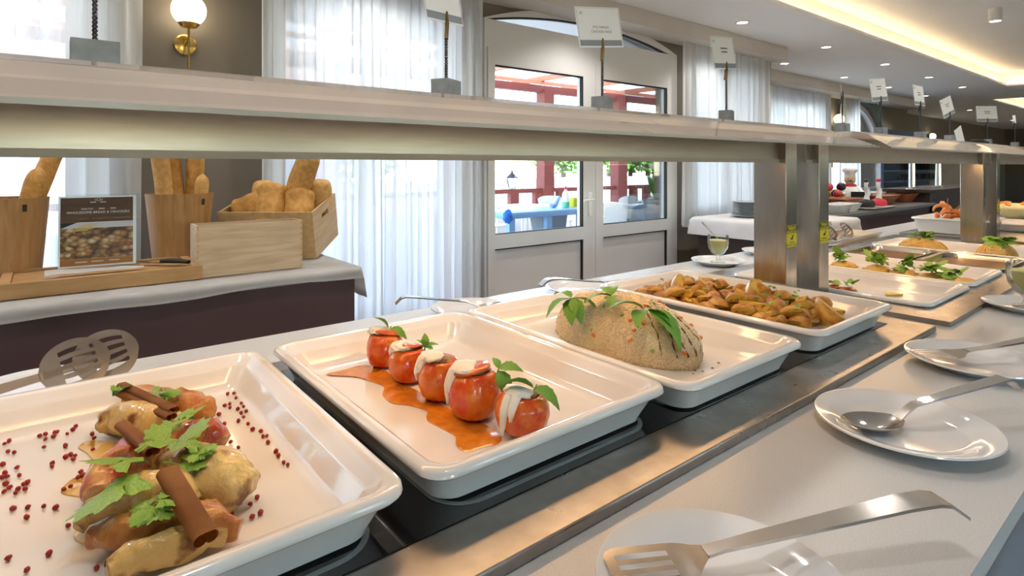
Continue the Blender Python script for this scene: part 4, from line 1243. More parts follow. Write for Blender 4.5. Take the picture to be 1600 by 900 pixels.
obj('photo_backdrop', prism(NB(), [(x0, PH * 0.54), (x1, PH * 0.54), (x1, PH * 0.615), (x0 + 0.05, PH * 0.615)], 0.0007, 0.0011), mat('print_pale', (0.55, 0.55, 0.58), 0.5), pp, world=False)
obj('dark_corner', prism(NB(), [(x0, PH * 0.541), (x0 + 0.049, PH * 0.6195), (x0, PH * 0.6195)], 0.0007, 0.0011), M['black'], pp, world=False)
for k in range(5):
    obj('breadstick_print', prism(NB(), [(x0 + 0.03 + k * 0.009, PH * 0.50), (x0 + 0.037 + k * 0.009, PH * 0.50), (x0 + 0.077 + k * 0.009, PH * 0.60), (x0 + 0.072 + k * 0.009, PH * 0.60)], 0.0003, 0.0006), mat('print_straw', (0.62, 0.42, 0.12), 0.5), pp, world=False)
obj('orange_footer', bx(x0, x1, 0.0007, 0.0011, 0.010, 0.0335), mat('print_orange', (0.36, 0.15, 0.03), 0.5), pp, world=False)
wt = mat('print_white', (0.8, 0.76, 0.7), 0.5)
xc = (x0 + x1) / 2 + 0.003
text('lettering', 'WHOLESOME BREAD & CRACKERS', 0.0122, Matrix.Translation((xc, 0.0002, PH * 0.752)) @ FRONT, wt, pp)
text('lettering', 'HEALTHY', 0.0085, Matrix.Translation((xc - 0.034, 0.0002, PH * 0.80)) @ FRONT, wt, pp)
sm_ = NB()                      # small print that cannot be read in the photograph
for px, pw, pz, ph in ((0.012, 0.022, 0.795, 0.004), (0.046, 0.020, 0.795, 0.004), (-0.014, 0.022, 0.885, 0.0035), (0.014, 0.018, 0.885, 0.0035), (-0.05, 0.036, 0.075, 0.004), (0.0, 0.04, 0.077, 0.004), (0.05, 0.034, 0.079, 0.004)):
    for k in range(int(pw / 0.0045)):
        box(sm_, xc + px - pw / 2 + k * 0.0045, xc + px - pw / 2 + k * 0.0045 + 0.003, 0.0001, 0.0005, PH * pz, PH * pz + ph)
obj('small_print', sm_, wt, pp, world=False)
lg = lt([(0.0045, 0), (0.0055, 0), (0.0055, 0.0004), (0.0045, 0.0004), (0.0045, 0)], 16, cap=False)
for dx in (-0.009, 0.009):
    lathe(lg, [(0.003, 0), (0.0038, 0), (0.0038, 0.0004), (0.003, 0.0004), (0.003, 0)], 12, dx, 0, cap=False)
lo_ = obj('logo', lg, wt, pp, world=False)
lo_.rotation_euler = (PI / 2, 0, 0); lo_.location = (xc, 0.0005, PH * 0.925)

def crate(name, L, D, H, m, label, loc, rot, hole=False, th=0.009):
    t = thing(name, label, 'crate', loc, 0, 'wooden bread crates')
    t.rotation_euler = rot
    obj('front_board', bx(-L, 0, 0, th, 0, H), m, t, world=False)
    obj('back_board', bx(-L, 0, D - th, D, 0, H), m, t, world=False)
    obj('end_board', bx(-L, -L + th, th, D - th, 0, H), m, t, world=False)
    if hole:
        b = NB(); c, hw, hh = D / 2, 0.045, 0.013; zc = H - 0.055
        for a in ((th, c - hw, 0, H), (c + hw, D - th, 0, H), (c - hw, c + hw, 0, zc - hh), (c - hw, c + hw, zc + hh, H)):
            box(b, -th, 0, a[0], a[1], a[2], a[3])
        obj('end_board', b, M['pale2'], t, world=False)
    else:
        obj('end_board', bx(-th, 0, th, D - th, 0, H), m, t, world=False)
        for k in range(9):      # finger joints at the two front corners
            z = H * (k + 0.25) / 9
            for xx in (-L, -th):
                obj('finger_joint', bx(xx, xx + th, -0.0006, 0.0, z, z + H / 18), M['pale2'], t, world=False)
    obj('bottom_board', bx(-L + th, -th, th, D - th, 0.004, 0.012), m, t, world=False)
    return t
crate('wooden_crate', 0.395, 0.12, 0.198, M['pale'], 'low pale wooden crate with finger joints, standing in front', (0.828, 2.43, ZT), (0, 0, 0.0))
pc = at(500, 407, BT)
c2 = crate('wooden_crate', 0.43, 0.32, 0.22, M['pale2'], 'tilted wooden crate full of round loaves, with a handle hole', (pc.x - 0.01, pc.y + 0.02, ZT + 0.001), (math.radians(13), 0, math.radians(-40)), True)
MW2 = c2.matrix_basis.copy()
sup = tag(obj('riser_block', bx(0.70, 0.86, 2.80, 2.90, ZT, ZT + 0.042), M['pale']), 'small wooden block propping up the tilted bread crate', 'block')
def in_crate(x, y, z): return MW2 @ Vector((x, y, z))
GL = 'loaves in the tilted crate'
loaf('bread_loaf', in_crate(-0.40, 0.10, 0.17), in_crate(-0.25, 0.13, 0.235), 0.070, 'wide golden loaf at the left of the tilted crate', GL, M['crust'], seed=11)
loaf('bread_loaf', in_crate(-0.22, 0.03, 0.12), in_crate(-0.235, 0.17, 0.305), 0.072, 'round-topped loaf in the middle front of the tilted crate', GL, M['crust'], seed=12)
loaf('bread_loaf', in_crate(-0.09, 0.05, 0.12), in_crate(-0.115, 0.17, 0.28), 0.068, 'round-topped loaf at the front right of the tilted crate', GL, M['crust'], seed=13)
loaf('bread_loaf', in_crate(-0.34, 0.24, 0.12), in_crate(-0.31, 0.24, 0.305), 0.056, 'small round loaf showing behind at the left of the crate', GL, M['crustpale'], seed=14)
loaf('bread_loaf', in_crate(-0.055, 0.24, 0.12), in_crate(-0.05, 0.255, 0.31), 0.056, 'small round loaf at the right back corner of the crate', GL, M['crustpale'], seed=15)
loaf('bread_loaf', in_crate(-0.20, 0.18, 0.12), in_crate(-0.055, 0.20, 0.46), 0.056, 'long loaf standing up out of the tilted crate', GL, M['crustpale'], seed=16)

# ------------------------------------------------------------------ plate stack table beyond the door
t = thing('plate_table', 'dark side table under a white cloth beyond the door', 'table', (4.9, 2.45, 0))
obj('base', bx(4.42, 5.42, 2.05, 2.90, 0, 0.93), M['darkbrown'], t)
def cl2(s, q):
    # s runs across x, q across y; the rim hangs down
    X0, X1, YA, YB = 4.38, 5.46, 2.01, 2.94
    m_ = 0.14
    x = X0 - m_ + (X1 - X0 + 2 * m_) * s; y = YA - m_ + (YB - YA + 2 * m_) * q
    dx = max(X0 - x, x - X1, 0); dy = max(YA - y, y - YB, 0)
    z = 0.9345 - min(0.15, max(dx, dy) * 1.05)
    cx = min(max(x, X0 - 0.012 - 0.02 * min(1, dx * 6)), X1 + 0.012 + 0.02 * min(1, dx * 6)); cy = min(max(y, YA - 0.012 - 0.02 * min(1, dy * 6)), YB + 0.012 + 0.02 * min(1, dy * 6))
    w = 0.012 * noise.noise(Vector((x * 9, y * 9, 0)))
    return (cx + (w if dx > 0 else 0), cy + (w if dy > 0 else 0), z)
cc = sheet(cl2, 60, 50)
tag(obj('tablecloth', cc, M['cloth'], None, 180), 'white cloth hanging over the plate table', 'tablecloth')
gp = mat('grey_plate', (0.42, 0.45, 0.47), 0.2, coat=0.3)
pm = None
pq = aty(1166, 333, 2.62)
for k in range(9):
    if pm is None:
        o = obj('dinner_plate', lt([(0, 0.002), (0.07, 0.0), (0.08, 0.003), (0.13, 0.016), (0.132, 0.018), (0.128, 0.0185), (0.08, 0.007), (0, 0.006)], 40, cap=False), gp, None, 60); pm = o
    else:
        o = pm.copy(); C.objects.link(o)
    o.location = (pq.x, 2.62, 0.9375 + k * 0.0145)
    tag(o, 'grey-white dinner plate in the stack beside the steel post, %s from the bottom' % ['lowest', 'second', 'third', 'fourth', 'fifth', 'sixth', 'seventh', 'eighth', 'topmost and ninth'][k], 'plate', 'stacked dinner plates')
# ------------------------------------------------------------------ food
M['parsley'] = mat('parsley_leaf', (0.15, 0.32, 0.03), 0.45, col2=(0.25, 0.43, 0.06), scale=25, sss=0.0)
M['mint'] = mat('mint_leaf', (0.09, 0.26, 0.025), 0.42, col2=(0.17, 0.37, 0.05), scale=40, bump=0.25, bscale=140)
M['stem'] = mat('herb_stem', (0.22, 0.36, 0.08), 0.5)
M['chicken'] = mat('sauced_chicken', (0.64, 0.46, 0.17), 0.22, col2=(0.20, 0.07, 0.02), scale=28, lo=0.52, hi=0.66, bump=0.5, bscale=110, coat=0.3)
M['roast'] = mat('roast_skin', (0.42, 0.14, 0.03), 0.3, col2=(0.55, 0.26, 0.07), scale=50, bump=0.5, bscale=160, coat=0.35)
M['redroast'] = mat('red_roast_skin', (0.42, 0.06, 0.025), 0.28, col2=(0.58, 0.36, 0.15), scale=30, lo=0.45, hi=0.62, bump=0.5, bscale=120, coat=0.35)
M['cream'] = mat('cream_sauce', (0.68, 0.52, 0.24), 0.2, col2=(0.62, 0.44, 0.17), scale=20, coat=0.4)
M['yolk'] = mat('yellow_juice', (0.70, 0.42, 0.06), 0.14, col2=(0.74, 0.54, 0.20), scale=14, coat=0.5)
M['cinnamon'] = mat('cinnamon_bark', (0.44, 0.20, 0.055), 0.6, col2=(0.34, 0.13, 0.035), scale=18, stretch=(1, 1, 1), bump=0.2)
M['pepper'] = mat('pink_pepper', (0.40, 0.025, 0.03), 0.4, col2=(0.28, 0.02, 0.015), scale=60, bump=0.3)
M['tomato'] = mat('roast_tomato', (0.58, 0.05, 0.008), 0.2, col2=(0.70, 0.22, 0.025), scale=34, lo=0.38, hi=0.68, bump=0.35, bscale=90, coat=0.4)
M['tomcut'] = mat('tomato_lid', (0.55, 0.06, 0.012), 0.22, col2=(0.68, 0.17, 0.03), scale=30, bump=0.3, coat=0.4)
M['filling'] = mat('mince_filling', (0.22, 0.09, 0.03), 0.5, col2=(0.50, 0.30, 0.08), scale=70, bump=0.6)
M['cheese'] = mat('white_cheese', (0.80, 0.76, 0.68), 0.45, col2=(0.76, 0.70, 0.60), scale=40, bump=0.25)
M['oilsauce'] = mat('orange_oil_sauce', (0.68, 0.25, 0.025), 0.2, col2=(0.58, 0.17, 0.012), scale=60, coat=0.5, bump=0.15)
M['rice'] = mat('rice', (0.86, 0.76, 0.56), 0.4, col2=(0.80, 0.66, 0.42), scale=70, bump=0.3)
M['ricebody'] = mat('rice_gap_shade', (0.62, 0.46, 0.26), 0.5, col2=(0.72, 0.58, 0.36), scale=120, bump=0.4)  # core darker than the grains: shade in the gaps put into the colour
M['carrot'] = mat('carrot', (0.75, 0.20, 0.03), 0.4)
M['balsamic'] = mat('balsamic', (0.11, 0.045, 0.012), 0.25, col2=(0.20, 0.10, 0.03), scale=90, coat=0.4)
M['potato'] = mat('roast_potato', (0.66, 0.43, 0.07), 0.36, col2=(0.34, 0.13, 0.015), scale=60, lo=0.48, hi=0.68, bump=0.4, bscale=140)
M['potskin'] = mat('potato_skin', (0.30, 0.10, 0.018), 0.42, col2=(0.58, 0.34, 0.06), scale=45, bump=0.3)
M['pasta'] = mat('spaghetti', (0.76, 0.52, 0.17), 0.35, col2=(0.70, 0.45, 0.13), scale=40)
M['lemon'] = mat('lemon', (0.78, 0.62, 0.10), 0.35, scale=30)
M['shrimp'] = mat('shrimp_shell', (0.75, 0.17, 0.02), 0.3, col2=(0.80, 0.36, 0.14), scale=40)
M['salad'] = mat('pale_salad', (0.62, 0.60, 0.42), 0.5, col2=(0.55, 0.50, 0.28), scale=60, bump=0.5)

def puddle(poly_px, z, th, m, label, cat='sauce', group=None, name='sauce_pool'):
    pts = [at(u, v, z) for u, v in poly_px]
    n = len(pts)
    # smooth the outline
    sm = []
    for i in range(n):
        p0, p1, p2, p3 = pts[i - 1], pts[i], pts[(i + 1) % n], pts[(i + 2) % n]
        for k in range(4):
            t = k / 4
            sm.append(0.5 * ((2 * p1) + (p2 - p0) * t + (2 * p0 - 5 * p1 + 4 * p2 - p3) * t * t + (3 * p1 - p0 - 3 * p2 + p3) * t ** 3))
    c = sum(sm, Vector()) / len(sm)
    bm = NB()
    lo = [bm.verts.new((p.x, p.y, z)) for p in sm]
    hi = [bm.verts.new((p.x + (c.x - p.x) * 0.03, p.y + (c.y - p.y) * 0.03, z + th)) for p in sm]
    m_ = len(sm)
    for i in range(m_):
        bm.faces.new((lo[i], lo[(i + 1) % m_], hi[(i + 1) % m_], hi[i]))
    f = bm.faces.new(hi)
    bmesh.ops.triangulate(bm, faces=[f])
    return tag(obj(name, bm, m, None, 60), label, cat, group)

def leaf_mesh(kind, L, W, seed=0):
    """herb leaf along +x, slightly folded and arched"""
    rr = random.Random(seed)
    bm = NB()
    if kind == 'mint':
        n = 10
        rows = []
        for i in range(n + 1):
            q = i / n
            w = W * (math.sin(PI * min(1, q ** 0.75)) ** 0.85) * (1 + (0.08 if i % 2 else -0.05)) + 0.0004
            z = 0.12 * L * math.sin(PI * q) - 0.16 * L * q * q
            rows.append([bm.verts.new((L * q, s * w, z + 0.22 * w * abs(s) + (0.004 * L if abs(s) == 0.5 else 0))) for s in (-1, -0.5, 0, 0.5, 1)])
    else:           # parsley: three lobed fan, toothed
        rows = None
        ctr = bm.verts.new((0, 0, 0))
        n = 41
        ring = []
        for i in range(n):
            a = -1.9 + 3.8 * i / (n - 1)
            lobe = 0.46 + 0.54 * abs(math.cos(a * 1.5)) ** 0.7
            tooth = 1.0 if i % 4 in (1, 2) else 0.86
            r = L * lobe * tooth * (1.0 - 0.12 * abs(a))
            ring.append(bm.verts.new((0.25 * L + r * math.cos(a) * 0.85, r * math.sin(a) * W / L, 0.04 * L * math.sin(a * 1.5 + seed) - 0.13 * L * (0.4 + 0.6 * abs(a) / 1.9) ** 2)))
        mid = [bm.verts.new(((v.co.x - 0.25 * L) * 0.55 + 0.22 * L, v.co.y * 0.55, 0.03 * L - 0.03 * L * abs(v.co.y) / L)) for v in ring]
        for k in range(len(ring) - 1):
            bm.faces.new((ctr, mid[k], mid[k + 1]))
            bm.faces.new((mid[k], ring[k], ring[k + 1], mid[k + 1]))
    if rows:
        for a, c in zip(rows, rows[1:]):
            for k in range(4):
                bm.faces.new((a[k], c[k], c[k + 1], a[k + 1]))
    bmesh.ops.recalc_face_normals(bm, faces=bm.faces)
    return bm
_leaf = {}
def leaf_data(kind, v):
    if (kind, v) not in _leaf:
        bm = leaf_mesh(kind, 1.0, 0.27 if kind == 'mint' else 0.75, v)
        me = bpy.data.meshes.new('leaf'); bm.to_mesh(me); bm.free()
        me.materials.append(M['mint'] if kind == 'mint' else M['parsley'])
        for p in me.polygons: p.use_smooth = True
        _leaf[(kind, v)] = me
    return _leaf[(kind, v)]
def sprig(loc, kind, label, leaves, group=None, stem=None):
    """leaves: (x, y, z, length, yaw, pitch, roll)"""
    t = thing('mint_sprig' if kind == 'mint' else 'parsley_sprig', label, 'herb', loc, 0, group)
    for i, (x, y, z, L, yaw, pitch, roll) in enumerate(leaves):
        o = put('leaf', leaf_data(kind, i % 4), t, False)
        o.location = (x, y, z); o.scale = (L, L, L); o.rotation_euler = (roll, -pitch, yaw)
    if stem:
        obj('stem', tb(stem, 0.0013, 6), M['stem'], t, 60, world=False)
    return t
def rsprig(loc, kind, label, n, L, seed, group=None, up=0.35, spread=1.0):
    rr = random.Random(seed)
    lv = []
    for i in range(n):
        lv.append((rr.uniform(-0.3, 0.3) * L * spread, rr.uniform(-0.3, 0.3) * L * spread, rr.uniform(0.1, 0.5) * L, L * rr.uniform(0.75, 1.15), i * 2 * PI / n + rr.uniform(-0.4, 0.4), rr.uniform(-0.2, up), rr.uniform(-0.5, 0.5)))
    return sprig(loc, kind, label, lv, group, [(0, 0, 0), (0.002, 0.001, L * 0.25), (0.0, 0.004, L * 0.5)])

# ---- chicken dish
ZC = FZ + 0.001
def chicken(pts, rad, m, label, seed, name='chicken_leg'):
    P = [Vector(p) for p in pts]
    # resample
    n = 26
    path, rs = [], []
    k = len(P) - 1
    for i in range(n + 1):
        q = i / n * k
        j = min(int(q), k - 1); f = q - j
        p0, p1, p2, p3 = P[max(j - 1, 0)], P[j], P[j + 1], P[min(j + 2, k)]
        path.append(0.5 * ((2 * p1) + (p2 - p0) * f + (2 * p0 - 5 * p1 + 4 * p2 - p3) * f * f + (3 * p1 - p0 - 3 * p2 + p3) * f ** 3))
        rs.append(rad[j] + (rad[j + 1] - rad[j]) * (f * f * (3 - 2 * f)))
    bm = tb(path, rs, 20)
    for v in bm.verts:
        d = Vector((noise.noise(v.co * 38 + Vector((seed, 0, 0))), noise.noise(v.co * 38 + Vector((0, seed, 7))), noise.noise(v.co * 38 + Vector((3, 0, seed)))))
        v.co += d * 0.0075 + Vector((noise.noise(v.co * 95), noise.noise(v.co * 95 + Vector((2, 0, 0))), noise.noise(v.co * 95 + Vector((0, 3, 0))))) * 0.0022
        if v.co.z < ZC: v.co.z = ZC + 0.0002
    return tag(obj(name, bm, m, None, 180), label, 'chicken', 'sauced chicken legs')
def C_(u, v, z): return tuple(at(u, v, z))
chicken([C_(190, 622, 0.955), C_(225, 618, 0.957), C_(285, 634, 0.960), C_(322, 640, 0.957), C_(338, 642, 0.953)], [0.012, 0.018, 0.026, 0.023, 0.008], M['roast'], 'browned chicken leg at the back of the chicken row', 1)
chicken([C_(150, 672, 0.95), C_(185, 655, 0.957), C_(240, 660, 0.962), C_(270, 668, 0.958), C_(300, 668, 0.955)], [0.008, 0.027, 0.032, 0.022, 0.009], M['chicken'], 'sauce-covered chicken leg left of the cinnamon pair', 2)
chicken([C_(248, 690, 0.955), C_(295, 685, 0.960), C_(328, 682, 0.957), C_(350, 690, 0.950)], [0.012, 0.022, 0.026, 0.008], M['redroast'], 'red-skinned chicken leg end at the right of the row', 3)
chicken([C_(150, 775, 0.945), C_(168, 738, 0.955), C_(215, 712, 0.962), C_(262, 715, 0.96)], [0.014, 0.024, 0.028, 0.012], M['redroast'], 'red and brown chicken leg under the big parsley leaf', 4)
chicken([C_(245, 720, 0.963), C_(305, 728, 0.968), C_(345, 748, 0.965), C_(372, 768, 0.955), C_(384, 778, 0.948)], [0.010, 0.030, 0.036, 0.030, 0.010], M['chicken'], 'thick sauce-covered chicken thigh at the right', 5)
chicken([C_(125, 825, 0.944), C_(150, 800, 0.953), C_(205, 772, 0.965), C_(262, 775, 0.968), C_(300, 790, 0.96)], [0.010, 0.015, 0.024, 0.031, 0.012], M['chicken'], 'chicken leg with its bone end pointing left', 6)
chicken([C_(150, 835, 0.952), C_(185, 830, 0.957), C_(250, 822, 0.958), C_(320, 818, 0.957), C_(375, 826, 0.95)], [0.013, 0.018, 0.017, 0.024, 0.009], M['roast'], 'chicken leg lying across the front of the row', 7)
chicken([C_(165, 895, 0.95), C_(215, 868, 0.953), C_(290, 848, 0.952), C_(350, 838, 0.948)], [0.012, 0.018, 0.021, 0.010], M['chicken'], 'chicken leg half hidden behind the front rim of the dish', 8)
puddle([(122, 700), (135, 690), (165, 690), (200, 700), (215, 715), (190, 735), (150, 722), (135, 708)], FZ, 0.0015, M['yolk'], 'yellow sauce pool left of the chicken, back one', group='yellow sauce pools')
puddle([(95, 770), (115, 748), (150, 740), (180, 745), (175, 775), (140, 778)], FZ, 0.0015, M['yolk'], 'yellow sauce pool left of the chicken, middle one', group='yellow sauce pools')
puddle([(115, 838), (122, 828), (160, 822), (230, 830), (235, 850), (160, 850), (125, 848)], FZ, 0.0015, M['yolk'], 'yellow sauce pool left of the chicken, front one', group='yellow sauce pools')
puddle([(280, 700), (330, 690), (362, 702), (365, 712), (340, 720), (290, 716)], FZ, 0.0015, M['yolk'], 'yellow sauce pool right of the red chicken leg', group='yellow sauce pools')
def cinnamon(a, c, r, label):
    a, c = Vector(a), Vector(c)
    L = (c - a).length
    bm = NB()
    prof = []
    for i in range(30):            # double scroll
        th = -4.2 + 8.4 * i / 29
        rr_ = r * (1.0 - 0.075 * abs(th))
        prof.append((rr_ * math.cos(th + PI / 2) * (1 if th > 0 else 1) + (0.35 * r if th > 0 else -0.35 * r), rr_ * math.sin(abs(th) + PI / 2)))
    prof = [((0.42 * r if i > 15 else -0.42 * r) + r * (0.62 - 0.011 * abs(i - 15)) * math.cos((PI / 2) - (i - 15) * 0.42 * 1.0), r * (0.62 - 0.011 * abs(i - 15)) * math.sin((PI / 2) - abs(i - 15) * 0.42)) for i in range(31)]
    rows = [[bm.verts.new((L * k / 4, p[0], p[1])) for p in prof] for k in range(5)]
    for p, q in zip(rows, rows[1:]):
        for i in range(30):
            bm.faces.new((p[i], p[i + 1], q[i + 1], q[i]))
    bmesh.ops.solidify(bm, geom=bm.faces[:], thickness=r * 0.14)
    o = obj('cinnamon_stick', bm, M['cinnamon'], None, 40)
    place(o, a, c)
    return tag(o, label, 'cinnamon stick', 'cinnamon sticks')
cinnamon(C_(184, 612, 0.985), C_(268, 652, 0.985), 0.0085, 'cinnamon stick across the back chicken leg, lower of the pair')
cinnamon(C_(190, 602, 0.99), C_(272, 641, 0.99), 0.0085, 'cinnamon stick across the back chicken leg, upper of the pair')
cinnamon(C_(190, 664, 0.993), C_(238, 706, 0.992), 0.0095, 'short cinnamon stick behind the big parsley leaf')
cinnamon(C_(262, 738, 1.005), C_(322, 842, 0.978), 0.013, 'large cinnamon stick standing out in front of the parsley')
sprig(C_(225, 725, 1.0), 'parsley', 'large bright parsley leaves on the middle of the chicken', [(0, 0, 0.004, 0.068, 2.6, 0.1, 0.3), (-0.01, -0.02, 0.0, 0.075, 3.7, -0.2, 0.2), (0.03, -0.005, 0.008, 0.058, 0.6, 0.35, -0.2), (0.02, 0.02, 0.006, 0.05, 1.5, 0.3, 0.2), (0.035, -0.02, -0.005, 0.035, -0.5, 0.0, 0)],
      'parsley on the chicken', [(0.02, -0.01, 0.0), (0.045, -0.02, -0.01), (0.06, -0.03, -0.02)])
rsprig(C_(280, 672, 0.992), 'parsley', 'parsley sprig behind the red chicken leg', 5, 0.032, 5, 'parsley on the chicken')
rsprig(C_(192, 615, 0.985), 'parsley', 'small parsley tip at the cinnamon pair', 5, 0.022, 8, 'parsley on the chicken', 0.9)
rsprig(C_(252, 620, 0.985), 'parsley', 'round green leaves on the back chicken leg', 4, 0.026, 9, 'parsley on the chicken')
rsprig(C_(246, 800, 0.988), 'parsley', 'dark parsley hanging in front beside the large cinnamon stick', 6, 0.034, 12, 'parsley on the chicken', -0.3)
rsprig(C_(310, 715, 0.998), 'parsley', 'small pale parsley on the thick thigh', 5, 0.024, 14, 'parsley on the chicken')
pk = [(20, 318), (40, 305), (35, 352), (62, 356), (175, 283), (200, 275), (200, 298), (235, 285), (240, 268), (252, 265), (295, 275), (320, 255), (333, 241), (193, 332), (287, 326), (230, 403), (228, 417), (288, 375), (310, 365), (322, 385), (330, 370), (12, 408), (75, 422), (85, 457), (22, 446), (10, 464), (32, 462), (25, 493), (42, 510), (18, 528), (68, 534), (80, 516), (110, 517), (103, 495), (120, 487), (355, 441), (343, 465), (364, 457), (365, 512), (280, 518), (310, 505), (57, 602), (122, 597), (192, 592), (245, 597), (117, 640), (300, 677), (215, 800), (36, 820), (118, 872), (425, 862), (1000, 98), (1028, 96), (1037, 117), (987, 150), (1010, 143), (1010, 160), (962, 188), (1045, 165), (1060, 140), (1070, 155), (1060, 182), (1082, 175), (1070, 200), (1047, 217), (986, 230), (1090, 230), (1110, 254), (1146, 262), (1155, 285), (1172, 283), (1177, 311), (1013, 310), (1047, 335), (1212, 350), (1223, 370), (988, 343), (994, 358), (1012, 368), (1246, 400), (1264, 410), (1133, 458), (1130, 553), (1100, 583), (1145, 620), (1108, 638), (1018, 625), (1025, 560), (405, 275), (413, 293), (408, 343), (375, 558), (1078, 478)]
pep = bpy.data.meshes.new('peppercorn')
bm = blob(0.0034, 0.0034, 0.0031, 0.25, 2.5, 2, 4); bm.to_mesh(pep); bm.free(); pep.materials.append(M['pepper'])
for p in pep.polygons: p.use_smooth = True
for i, (x, y) in enumerate(pk):
    q = at(x / 2.812, 580 + y / 2.812, FZ + 0.0033)
    if not (TR[0][0] + 0.05 < q.x < TR[0][1] - 0.055 and Y0 + 0.05 < q.y < Y1 - 0.055):
        continue
    o = put('peppercorn', pep)
    o.location = q; o.rotation_euler = (i, i * 1.7, i * 0.6)
    s = 0.85 + 0.35 * ((i * 37) % 10) / 10
    o.scale = (s, s, s * 0.95)
    tag(o, 'tiny pink peppercorn scattered on the floor of the chicken dish', 'peppercorn', 'pink peppercorns in the chicken dish')

# ---- tomato dish
puddle([(450 + x / 3.2, 460 + y / 3.2) for x, y in ((190, 402), (280, 376), (380, 352), (470, 372), (560, 440), (660, 490), (800, 570), (960, 640), (1060, 700), (1055, 745), (970, 765), (890, 788), (850, 765), (840, 715), (760, 668), (695, 630), (695, 585), (600, 556), (520, 545), (472, 503), (478, 462), (400, 432), (330, 412))],
       FZ, 0.002, M['oilsauce'], 'orange oily sauce spread under the tomato row')
def tomato(u, v, r, h, seed, label, cheese, lid=True, tilt=(0, 0)):
    c = at(u, v, FZ + 0.002)
    c = c + Vector((FX, FY, 0)) * r * 0.8
    c.y = max(c.y, Y0 + 0.058 + r)
    t = thing('stuffed_tomato', label, 'tomato', c, 0, 'stuffed tomatoes')
    t.rotation_euler = (tilt[0], tilt[1], seed)
    bm = lt([(0, 0), (r * 0.62, 0.0), (r * 0.86, h * 0.1), (r * 0.99, h * 0.3), (r * 1.03, h * 0.5), (r * 0.97, h * 0.7), (r * 0.84, h * 0.86), (r * 0.70, h * 0.93), (r * 0.55, h * 0.90), (0, h * 0.88)], 36, cap=False)
    for vv in bm.verts:
        a = math.atan2(vv.co.y, vv.co.x)
        k = 1 + 0.05 * noise.noise(vv.co * 30 + Vector((seed * 3, 0, 0))) + 0.018 * math.sin(5 * a + seed)
        vv.co.x *= k; vv.co.y *= k
    obj('flesh', bm, M['tomato'], t, 180, world=False)
    f = obj('filling', blob(r * 0.6, r * 0.6, h * 0.08, 0.3, 5, 3, seed), M['filling'], t, 180, world=False); f.location = (0, 0, h * 0.90)
    if lid:
        l = lt([(0, h * 0.06), (r * 0.4, h * 0.055), (r * 0.72, h * 0.02), (r * 0.78, -h * 0.03), (r * 0.6, -h * 0.04), (0, -h * 0.03)], 28, cap=False)
        for vv in l.verts: vv.co += Vector((0, 0, 1)) * 0.004 * noise.noise(vv.co * 40 + Vector((seed, 2, 0)))
        lo = obj('lid', l, M['tomcut'], t, 180, world=False); lo.location = (0.006, -0.003, h * 0.97); lo.rotation_euler = (0.12, 0.14, 0)
    if cheese:
        a0, wd, dr = cheese
        a = a0 - seed
        b_ = blob(r * (0.45 + 0.13 * wd), r * 0.55, h * 0.085, 0.35, 2.5, 3, seed + 5)
        bmesh.ops.rotate(b_, verts=b_.verts[:], cent=(0, 0, 0), matrix=Matrix.Rotation(a + PI / 2, 3, 'Z'))
        bmesh.ops.translate(b_, verts=b_.verts[:], vec=(r * 0.35 * math.cos(a), r * 0.35 * math.sin(a), h * 1.0))
        for s_, k_ in ((0.0, 1.0), (0.3, 0.6)):
            pts, rs = [], []
            for j_ in range(9):
                q = j_ / 8
                zz = h * (1.0 - dr * k_ * q)
                z_ = zz / h
                rad = r * (0.66 + 0.37 * min(1, (1 - z_) / 0.35) ** 0.6)
                pts.append((rad * math.cos(a + s_), rad * math.sin(a + s_), zz)); rs.append(0.0085 * (1 - 0.55 * q) * (1.15 if j_ < 7 else 0.8))
            tube(b_, pts, rs, 8)
        obj('white_dressing', b_, M['cheese'], t, 180, world=False)
    return t, c
TL = 'stuffed roast tomato, '
CAMA = math.atan2(-FY, -FX)     # azimuth that faces the viewer
t1, c1 = tomato(596, 577, 0.040, 0.076, 0.5, TL + 'farthest in the row, with a mint leaf', (1.9, 2.2, 0.25))
t2, c2_ = tomato(634, 602, 0.040, 0.072, 1.4, TL + 'second from the back, white dressing on top', (2.6, 2.8, 0.25))
t3, c3 = tomato(684, 631, 0.043, 0.080, 2.2, TL + 'middle of the row, filling showing', (CAMA - 1.4, 2.0, 0.55), False)
t4, c4 = tomato(739, 663, 0.046, 0.088, 3.1, TL + 'large with lid, second from the front', (CAMA - 1.5, 1.8, 0.75))
t5, c5 = tomato(814, 690, 0.045, 0.070, 0.9, TL + 'nearest the front rim, white dressing running down', (CAMA - 0.75, 1.2, 0.95), False, (0.1, 0.05))
GM = 'mint on the tomatoes'
rv = Vector((FY, -FX, 0))
def on(c, dr, h, du=0.0): return c + rv * dr + Vector((-FX, -FY, 0)) * du + Vector((0, 0, h))
sprig(on(c1, 0.012, 0.080), 'mint', 'pair of mint leaves on the farthest tomato', [(0, 0, 0.0, 0.045, -0.65, -0.45, 0.5), (-0.004, 0, 0.0, 0.042, 2.2, 0.75, 0.8)], GM, [(0, 0, 0), (0.003, 0, 0.006)])
sprig(on(c2_, 0.034, 0.066), 'mint', 'upright small mint tip beside the second tomato', [(0, 0, 0, 0.032, 1.0, 1.1, 0.2), (0, 0, 0, 0.03, -0.6, 0.35, 0.2), (0, 0, 0, 0.026, 2.2, 0.8, 0), (0, 0, 0.0, 0.028, -1.4, 0.1, 0)], GM, [(0, 0, -0.01), (0, 0, 0.02)])
sprig(on(c4, 0.044, 0.072), 'mint', 'mint leaves drooping at the side of the large tomato', [(0, 0, 0.012, 0.045, -0.7, 0.0, 0.4), (0, 0, 0.008, 0.052, -1.6, -0.9, 0.3), (0, 0, 0.012, 0.028, 1.4, 0.6, 0)], GM, [(-0.01, 0, -0.005), (0, 0, 0.012)])
